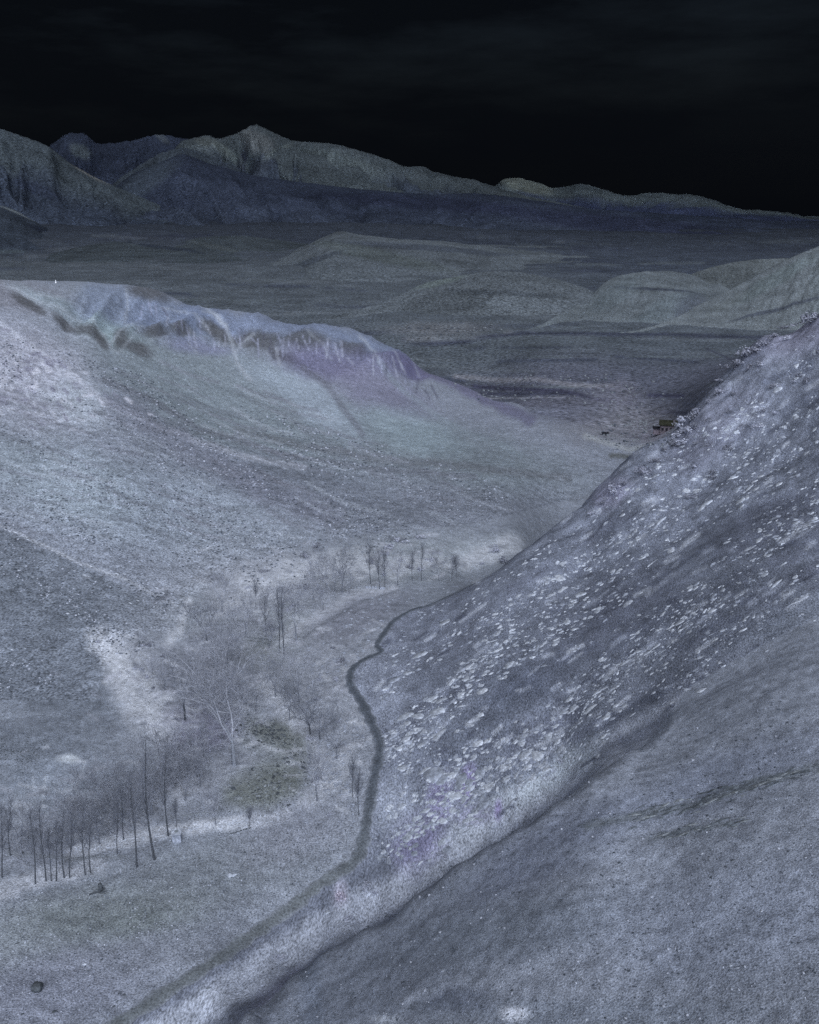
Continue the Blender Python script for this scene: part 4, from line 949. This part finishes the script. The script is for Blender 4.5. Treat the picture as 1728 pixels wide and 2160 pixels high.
def tree(px, py, top, topx, width, kind, label, group=None, pale=False, dens=1.0, seed=0):
    r = random.Random(seed * 7 + int(px * 3 + py))
    base = where(px, py); base.z -= 0.08
    ut, tt = ray(topx, top); ub, _ = ray(px, py)
    H = max(1.2, (CAMZ - float(tt) * base.y) - base.z); lean = Vector(((float(ut) * base.y - base.x), 0, H))
    wd = metres(base, width) / 2
    root = empty('bare_tree', base); tag(root, label, 'tree', group)
    R = max(0.05, min(0.2, H * 0.014)) * (1.35 if kind == 'spread' else 1.0)
    tv, tf, cv, cf = [], [], [], []
    tw = 0.009 if kind == 'pole' else 0.0145
    def pt(s_): return Vector((lean.x * s_ ** 1.3, 0, H * s_)) + Vector((math.sin(s_ * 5 + px) * 0.012 * H, math.cos(s_ * 4 + py) * 0.012 * H, 0))
    if kind == 'pole':
        tube(tv, tf, [pt(k / 7) for k in range(8)], R * 0.62, R * 0.12)
        nb = int(50 * dens)
        for k in range(nb):
            s_ = r.uniform(0.34, 0.97); a = r.uniform(0, 6.28); l = wd * (1.25 - s_) * r.uniform(0.7, 1.5) + 0.25
            pts, d = limb(r, pt(s_), Vector((math.cos(a) * 0.55, math.sin(a) * 0.55, 1)), l * 1.6, 0.12, 0.1, 3); tube(cv, cf, pts, R * 0.22 * (1.1 - s_) + tw, tw * 0.6, 3)
            for _ in range(6):
                q = r.choice(pts[1:]); a = r.uniform(0, 6.28)
                p2, _d = limb(r, q, Vector((math.cos(a) * 0.6, math.sin(a) * 0.6, 0.9)), l * r.uniform(0.35, 0.8), 0.15, 0.1, 2); tube(cv, cf, p2, tw, tw * 0.5, 3)
    else:
        f = r.uniform(0.22, 0.34); tube(tv, tf, [pt(f * k / 4) for k in range(5)], R, R * 0.72)
        def grow(p_, d_, l, rad, lev):
            pts, dd = limb(r, p_, d_, l, 0.2, 0.05, 4 if lev < 3 else 2); tube(cv, cf, pts, rad, rad * 0.55, 4 if lev < 2 else 3)
            if lev >= 4: return
            for _ in range(3 if lev < 2 else 5):
                q = r.choice(pts[(2 if lev < 3 else 1):]); ax = Vector((r.gauss(0, 1), r.gauss(0, 1), r.gauss(0.15, 0.7)))
                grow(q, (dd + ax * 0.62).normalized(), l * r.uniform(0.55, 0.8), max(tw, rad * 0.5), lev + 1)
        nl = r.randint(4, 5)
        for k in range(nl):
            a = 6.28 * k / nl + r.uniform(-0.4, 0.4); sp = wd / H * r.uniform(0.9, 1.7)
            grow(pt(f * r.uniform(0.75, 1)), Vector((math.cos(a) * sp + lean.x / H, math.sin(a) * sp, 0.75)), H * (0.42 if kind == 'spread' else 0.4), R * 0.5, 1)
    tr = mesh_obj('trunk', tv, tf, M_bark2 if pale else (M_bark if kind != 'round' else M_bark3), root, smooth=True); cr = mesh_obj('crown', cv, cf, M_twig2 if pale or (kind == 'round' and seed % 3) else M_twig, root)
    return root
ROW = 'slender bare poplars in the front row'
T = [ # base px, base py, top py, top px, crown width, kind, label
 (75, 1865, 1708, 67, 34, 'pole', 'leftmost slender bare poplar of the front row'), (95, 1860, 1700, 86, 38, 'pole', 'second slender bare poplar from the left in the front row'), (107, 1860, 1745, 105, 20, 'pole', 'thin bare sapling right of the second front poplar'),
 (119, 1860, 1728, 121, 24, 'pole', 'fourth bare stem from the left in the front row'), (135, 1853, 1706, 133, 34, 'pole', 'fifth bare stem from the left in the front row'), (149, 1852, 1712, 152, 34, 'pole', 'sixth bare stem from the left in the front row'),
 (178, 1846, 1690, 176, 40, 'pole', 'bare poplar near the middle of the front row'), (192, 1842, 1702, 192, 32, 'pole', 'bare poplar right of the middle of the front row'), (249, 1802, 1690, 247, 34, 'pole', 'bare poplar standing on the pale stream bed'),
 (289, 1830, 1630, 276, 52, 'pole', 'tall bare poplar at the right end of the front row'), (323, 1816, 1560, 304, 64, 'pole', 'tallest leaning bare poplar of the lower grove'), (354, 1762, 1585, 348, 54, 'pole', 'tall faint poplar right of the leaning one'),
 (262, 1772, 1662, 254, 36, 'pole', 'bare poplar just left of the tall front poplar'), (21, 1805, 1690, 24, 40, 'pole', 'bare poplar at the far left edge of the grove'), (6, 1850, 1700, 4, 40, 'pole', 'bare poplar cut by the left picture edge'),
 (45, 1800, 1690, 44, 44, 'round', 'bushy bare tree at the far left behind the front row'), (100, 1790, 1690, 104, 50, 'round', 'bushy bare tree behind the left front poplars'), (150, 1785, 1680, 150, 52, 'round', 'bushy bare tree behind the middle of the front row'), (210, 1780, 1672, 212, 56, 'round', 'bushy bare tree behind the right front poplars'),
 (372, 1745, 1690, 371, 14, 'pole', 'short bare stem beside the square block'), (527, 1742, 1708, 527, 10, 'pole', 'tiny bare stem at the lower rim of the rubble'), (240, 1740, 1600, 236, 70, 'round', 'wide bare tree behind the tall front poplar'),
 (320, 1720, 1600, 322, 80, 'round', 'wide bare tree at the centre of the lower grove'), (420, 1640, 1500, 404, 100, 'round', 'dense violet grey bare tree left of the pale trunk'), (345, 1650, 1530, 340, 80, 'round', 'bare tree on the left rim of the middle grove'),
 (492, 1612, 1375, 488, 160, 'spread', 'big bare tree with a pale trunk in the middle of the grove', True), (390, 1520, 1400, 372, 110, 'spread', 'low bare tree with arching limbs left of the pale trunk'),
 (654, 1548, 1440, 634, 60, 'spread', 'dark forked bare tree right of the hollow'), (676, 1560, 1490, 672, 50, 'spread', 'small dark forked tree beside the larger forked one'), (632, 1480, 1362, 628, 80, 'round', 'rounded bare tree above the dark forked pair'),
 (590, 1378, 1240, 586, 34, 'pole', 'left one of the bare poplar pair in the upper grove'), (598, 1390, 1238, 596, 36, 'pole', 'right one of the bare poplar pair in the upper grove'), (624, 1350, 1240, 622, 44, 'round', 'bare tree right of the poplar pair'), (560, 1345, 1250, 560, 40, 'pole', 'bare sapling left of the poplar pair'),
 (436, 1352, 1262, 432, 86, 'spread', 'rounded bare tree on the left bank of the upper grove'), (480, 1400, 1300, 478, 90, 'round', 'bare tree between the rounded one and the poplar pair'), (540, 1280, 1222, 538, 22, 'pole', 'thin bare stem on pale ground in the upper grove'), (470, 1290, 1205, 466, 60, 'round', 'faint bare tree at the top of the grove'),
 (690, 1252, 1168, 690, 60, 'round', 'bushy bare tree left of the far tree row'), (722, 1250, 1160, 722, 60, 'round', 'second bushy bare tree left of the far tree row'), (660, 1265, 1185, 660, 50, 'round', 'leftmost bushy tree before the far tree row'),
 (781, 1232, 1150, 779, 36, 'pole', 'first bare tree of the far row'), (800, 1243, 1160, 799, 30, 'pole', 'second bare tree of the far row'), (811, 1243, 1158, 811, 30, 'pole', 'third bare tree of the far row'), (870, 1228, 1165, 870, 34, 'pole', 'fourth bare tree of the far row'), (890, 1226, 1150, 890, 30, 'pole', 'fifth bare tree of the far row'), (953, 1222, 1180, 960, 24, 'pole', 'slanting bare stem at the right of the far row'), (963, 1220, 1176, 962, 26, 'pole', 'last bare tree at the right of the far row'),
 (745, 1680, 1600, 744, 26, 'pole', 'left one of the faint saplings beside the footpath'), (757, 1720, 1620, 757, 26, 'pole', 'right one of the faint saplings beside the footpath'), (668, 1690, 1580, 664, 40, 'round', 'faint bare tree right of the rubble heap'), (710, 1600, 1500, 708, 60, 'round', 'faint rounded tree left of the footpath bend'),
 (350, 1455, 1370, 346, 90, 'round', 'bushy bare tree on the pale ground above the arching limbs'), (455, 1500, 1395, 450, 110, 'round', 'bushy bare tree just left of the pale trunk crown'), (540, 1500, 1400, 545, 100, 'round', 'bushy bare tree just right of the pale trunk crown'),
 (580, 1470, 1370, 582, 80, 'round', 'bushy bare tree below the poplar pair'), (520, 1340, 1250, 518, 80, 'round', 'bushy bare tree on the pale patch of the upper grove'), (610, 1520, 1430, 606, 70, 'round', 'bushy bare tree at the upper right rim of the hollow'), (280, 1690, 1570, 276, 90, 'round', 'bushy bare tree behind the tallest leaning poplar'),
 (180, 1720, 1620, 184, 80, 'round', 'bushy bare tree behind the front row at the foot of the slope'), (390, 1690, 1580, 394, 90, 'round', 'bushy bare tree above the low stone wall'), (470, 1560, 1470, 466, 80, 'round', 'bushy bare tree at the foot of the big pale trunk'), (840, 1235, 1165, 840, 50, 'round', 'bushy bare tree in the middle of the far row'), (925, 1226, 1168, 925, 44, 'round', 'bushy bare tree right of the middle of the far row'),
 (455, 1740, 1672, 452, 30, 'round', 'small bare tree behind the low stone wall')]
for k, t_ in enumerate(T):
    tree(*t_[:7], group='bare trees of the grove', pale=len(t_) > 7, seed=k, dens=1.0)

THK = []
for k in range(26):                                    # the faint thicket that follows the gully
    s_ = (k + rs.random()) / 26
    x = float(np.interp(s_, [0, .2, .4, .6, .8, 1], [120, 300, 420, 500, 560, 760])) + rs.gauss(0, 34); y = float(np.interp(s_, [0, .2, .4, .6, .8, 1], [1770, 1700, 1590, 1440, 1320, 1245])) + rs.gauss(0, 16)
    h_ = rs.uniform(60, 110) * (0.7 if y < 1400 else 1)
    THK.append((x, tree(x, y, y - h_, x + rs.uniform(-8, 8), h_ * rs.uniform(0.7, 1.0), 'round', 'faint pale bare tree in the thicket along the gully', 'faint trees of the grove thicket', seed=1 + 3 * k + (k % 2))))
# dead branch and stump in the meadow
p = where(208, 1884); e = empty('dead_branch', p); tag(e, 'forked dead branch with a dark stump lying in the meadow', 'branch')
vs, fs = [], []; tube(vs, fs, [Vector((-0.75, -0.35, 0.12)), Vector((-0.1, 0.0, 0.16)), Vector((0.55, 0.35, 0.3))], 0.09, 0.06, 6); mesh_obj('stem', vs, fs, M_dark, e)
vs, fs = [], []; tube(vs, fs, [Vector((-0.1, 0.0, 0.14)), Vector((0.3, -0.1, 0.2)), Vector((0.75, -0.05, 0.3))], 0.07, 0.04, 6); mesh_obj('fork', vs, fs, M_dark, e)
vs, fs = [], []; tube(vs, fs, [Vector((0.05, 0.5, -0.05)), Vector((0.06, 0.5, 0.3)), Vector((-0.05, 0.55, 0.62))], 0.26, 0.16, 8); mesh_obj('stump', vs, fs, M_dark, e)

# ------------------------------------------------------------------ shrubs
def shrub_mesh(seed, n_=110):
    r = random.Random(seed); vs, fs = [], []
    lob = [(r.gauss(0, 0.28), r.gauss(0, 0.28), r.uniform(0.2, 0.5), r.uniform(0.25, 0.42)) for _ in range(6)]
    for _ in range(n_):
        lx, ly, lz, lr = r.choice(lob)
        d = Vector((r.gauss(0, 1), r.gauss(0, 1), r.gauss(0.3, 1))).normalized()
        c = Vector((lx, ly, lz)) + d * lr * r.uniform(0.6, 1.05); c.z = max(0.02, c.z)
        a = (d + Vector((r.gauss(0, .6), r.gauss(0, .6), r.gauss(0, .6)))).normalized().orthogonal().normalized(); b_ = d.cross(a).normalized(); s_ = r.uniform(0.05, 0.13)
        n0 = len(vs)
        for q in (a * s_, b_ * s_ * 0.7, -a * s_, -b_ * s_ * 0.7): vs.append(tuple(c + q))
        fs.append((n0, n0 + 1, n0 + 2, n0 + 3))
    return vs, fs
SHG = {}
SHR = [shrub_mesh(k) for k in range(5)]
_sh = {}
def shrub(px, py, w_, hgt, mat, label, group):
    k = rs.randrange(5)
    if (k, mat.name) not in _sh:
        me = bpy.data.meshes.new('shrub'); me.from_pydata(SHR[k][0], [], SHR[k][1]); me.materials.append(mat); _sh[(k, mat.name)] = me
    p = where(px, py); l = metres(p, w_)
    o = bpy.data.objects.new('shrub', _sh[(k, mat.name)]); COL.objects.link(o)
    o.location = p - Vector((0, 0, 0.03 * l)); o.scale = (l, l, l * hgt); o.rotation_euler = (0, 0, rs.uniform(0, 6))
    if group: SHG.setdefault(group, []).append((px, o))
    return tag(o, label, 'shrub', group)
for px, py, _ in dense(HILL_CREST[3:12], 15):
    if rs.random() < 0.95: shrub(px + rs.uniform(-8, 8), py + rs.uniform(3, 18), rs.uniform(14, 34), rs.uniform(0.45, 0.95), rs.choice([M_shrub2, M_shrub3]), 'pale shrub on the skyline edge of the rocky hillside', 'shrubs along the edge of the rocky hillside')
for k in range(24):
    px = rs.uniform(1420, 1728); py = hc(px) + rs.uniform(20, 190)
    shrub(px, py, rs.uniform(10, 22), rs.uniform(0.5, 0.9), rs.choice([M_shrub, M_shrub2, M_shrub2]), 'pale shrub high on the rocky hillside', 'shrubs high on the rocky hillside')
for px, py, w_ in [(1430, 905, 26), (1442, 893, 24), (1425, 925, 20), (1450, 915, 26), (1437, 940, 20)]:
    shrub(px, py, w_, 1.0, M_shrub, 'pale shrub right beside the stone hut', 'shrubs beside the hut')
shrub(718, 1898, 20, 1.5, M_pink, 'upright pinkish pale shrub between footpath and gully', None)
for k in range(22):
    px, py = rs.gauss(860, 120), rs.gauss(1180, 28)
    if py > 1225 or py < 1120 or px > 1060: continue
    shrub(px, py, rs.uniform(10, 24), rs.uniform(0.5, 0.8), rs.choice([M_shrub, M_shrub2]), 'low pale shrub behind the far tree row', 'shrubs behind the far tree row')
for k in range(30):
    px, py = rs.choice([(rs.gauss(300, 45), rs.gauss(1440, 50)), (rs.gauss(560, 70), rs.gauss(1290, 45)), (rs.gauss(430, 60), rs.gauss(1560, 40)), (rs.gauss(690, 35), rs.gauss(1470, 90))])
    shrub(px, py, rs.uniform(8, 22), rs.uniform(0.4, 0.8), rs.choice([M_shrub, M_shrub, M_shrub2]), 'low pale shrub on the floor of the grove', 'low shrubs in the grove')
for k in range(8):
    s_ = rs.random(); px = 560 + 700 * s_; py = float(along(NEAR_CREST, px)) - rs.uniform(16, 70)
    shrub(px, py, rs.uniform(10, 26), rs.uniform(0.35, 0.6), M_shrub, 'low pale shrub on the bank above the gully', 'shrubs on the gully bank')

ONES = 'first second third fourth fifth sixth seventh eighth ninth tenth eleventh twelfth thirteenth fourteenth fifteenth sixteenth seventeenth eighteenth nineteenth'.split()
def ordinal(k):
    if k < 19: return ONES[k]
    if (k + 1) % 10 == 0: return {20: 'twentieth', 30: 'thirtieth', 40: 'fortieth'}[k + 1]
    return {2: 'twenty', 3: 'thirty', 4: 'forty'}[(k + 1) // 10] + '-' + ONES[k % 10]
SHG['thicket'] = THK
for g_, l_ in SHG.items():                             # told apart by their order in the picture
    for k, (x_, o) in enumerate(sorted(l_, key=lambda a: a[0])): o['label'] = o['label'] + ', ' + ordinal(k) + ' from the left'
# ------------------------------------------------------------------ the air of the valley
def haze_box():
    x0, x1, y0, y1, z0, z1 = -9000, 9000, -1500, 14000, -260, 800
    v = [(x, y, z) for z in (z0, z1) for y in (y0, y1) for x in (x0, x1)]
    f = [(0, 2, 3, 1), (4, 5, 7, 6), (0, 1, 5, 4), (2, 6, 7, 3), (0, 4, 6, 2), (1, 3, 7, 5)]
    m = bpy.data.materials.new('valley_air'); m.use_nodes = True
    N = m.node_tree.nodes; N.clear()
    out = N.new('ShaderNodeOutputMaterial'); pv_ = N.new('ShaderNodeVolumePrincipled')
    pv_.inputs['Color'].default_value = (0.13, 0.16, 0.23, 1)
    pv_.inputs['Density'].default_value = SIG
    pv_.inputs['Anisotropy'].default_value = 0.88
    m.node_tree.links.new(pv_.outputs['Volume'], out.inputs['Volume'])
    o = mesh_obj('haze', v, f, m)
    tag(o, 'thin dark blue air filling the whole valley', kind='stuff')
haze_box()
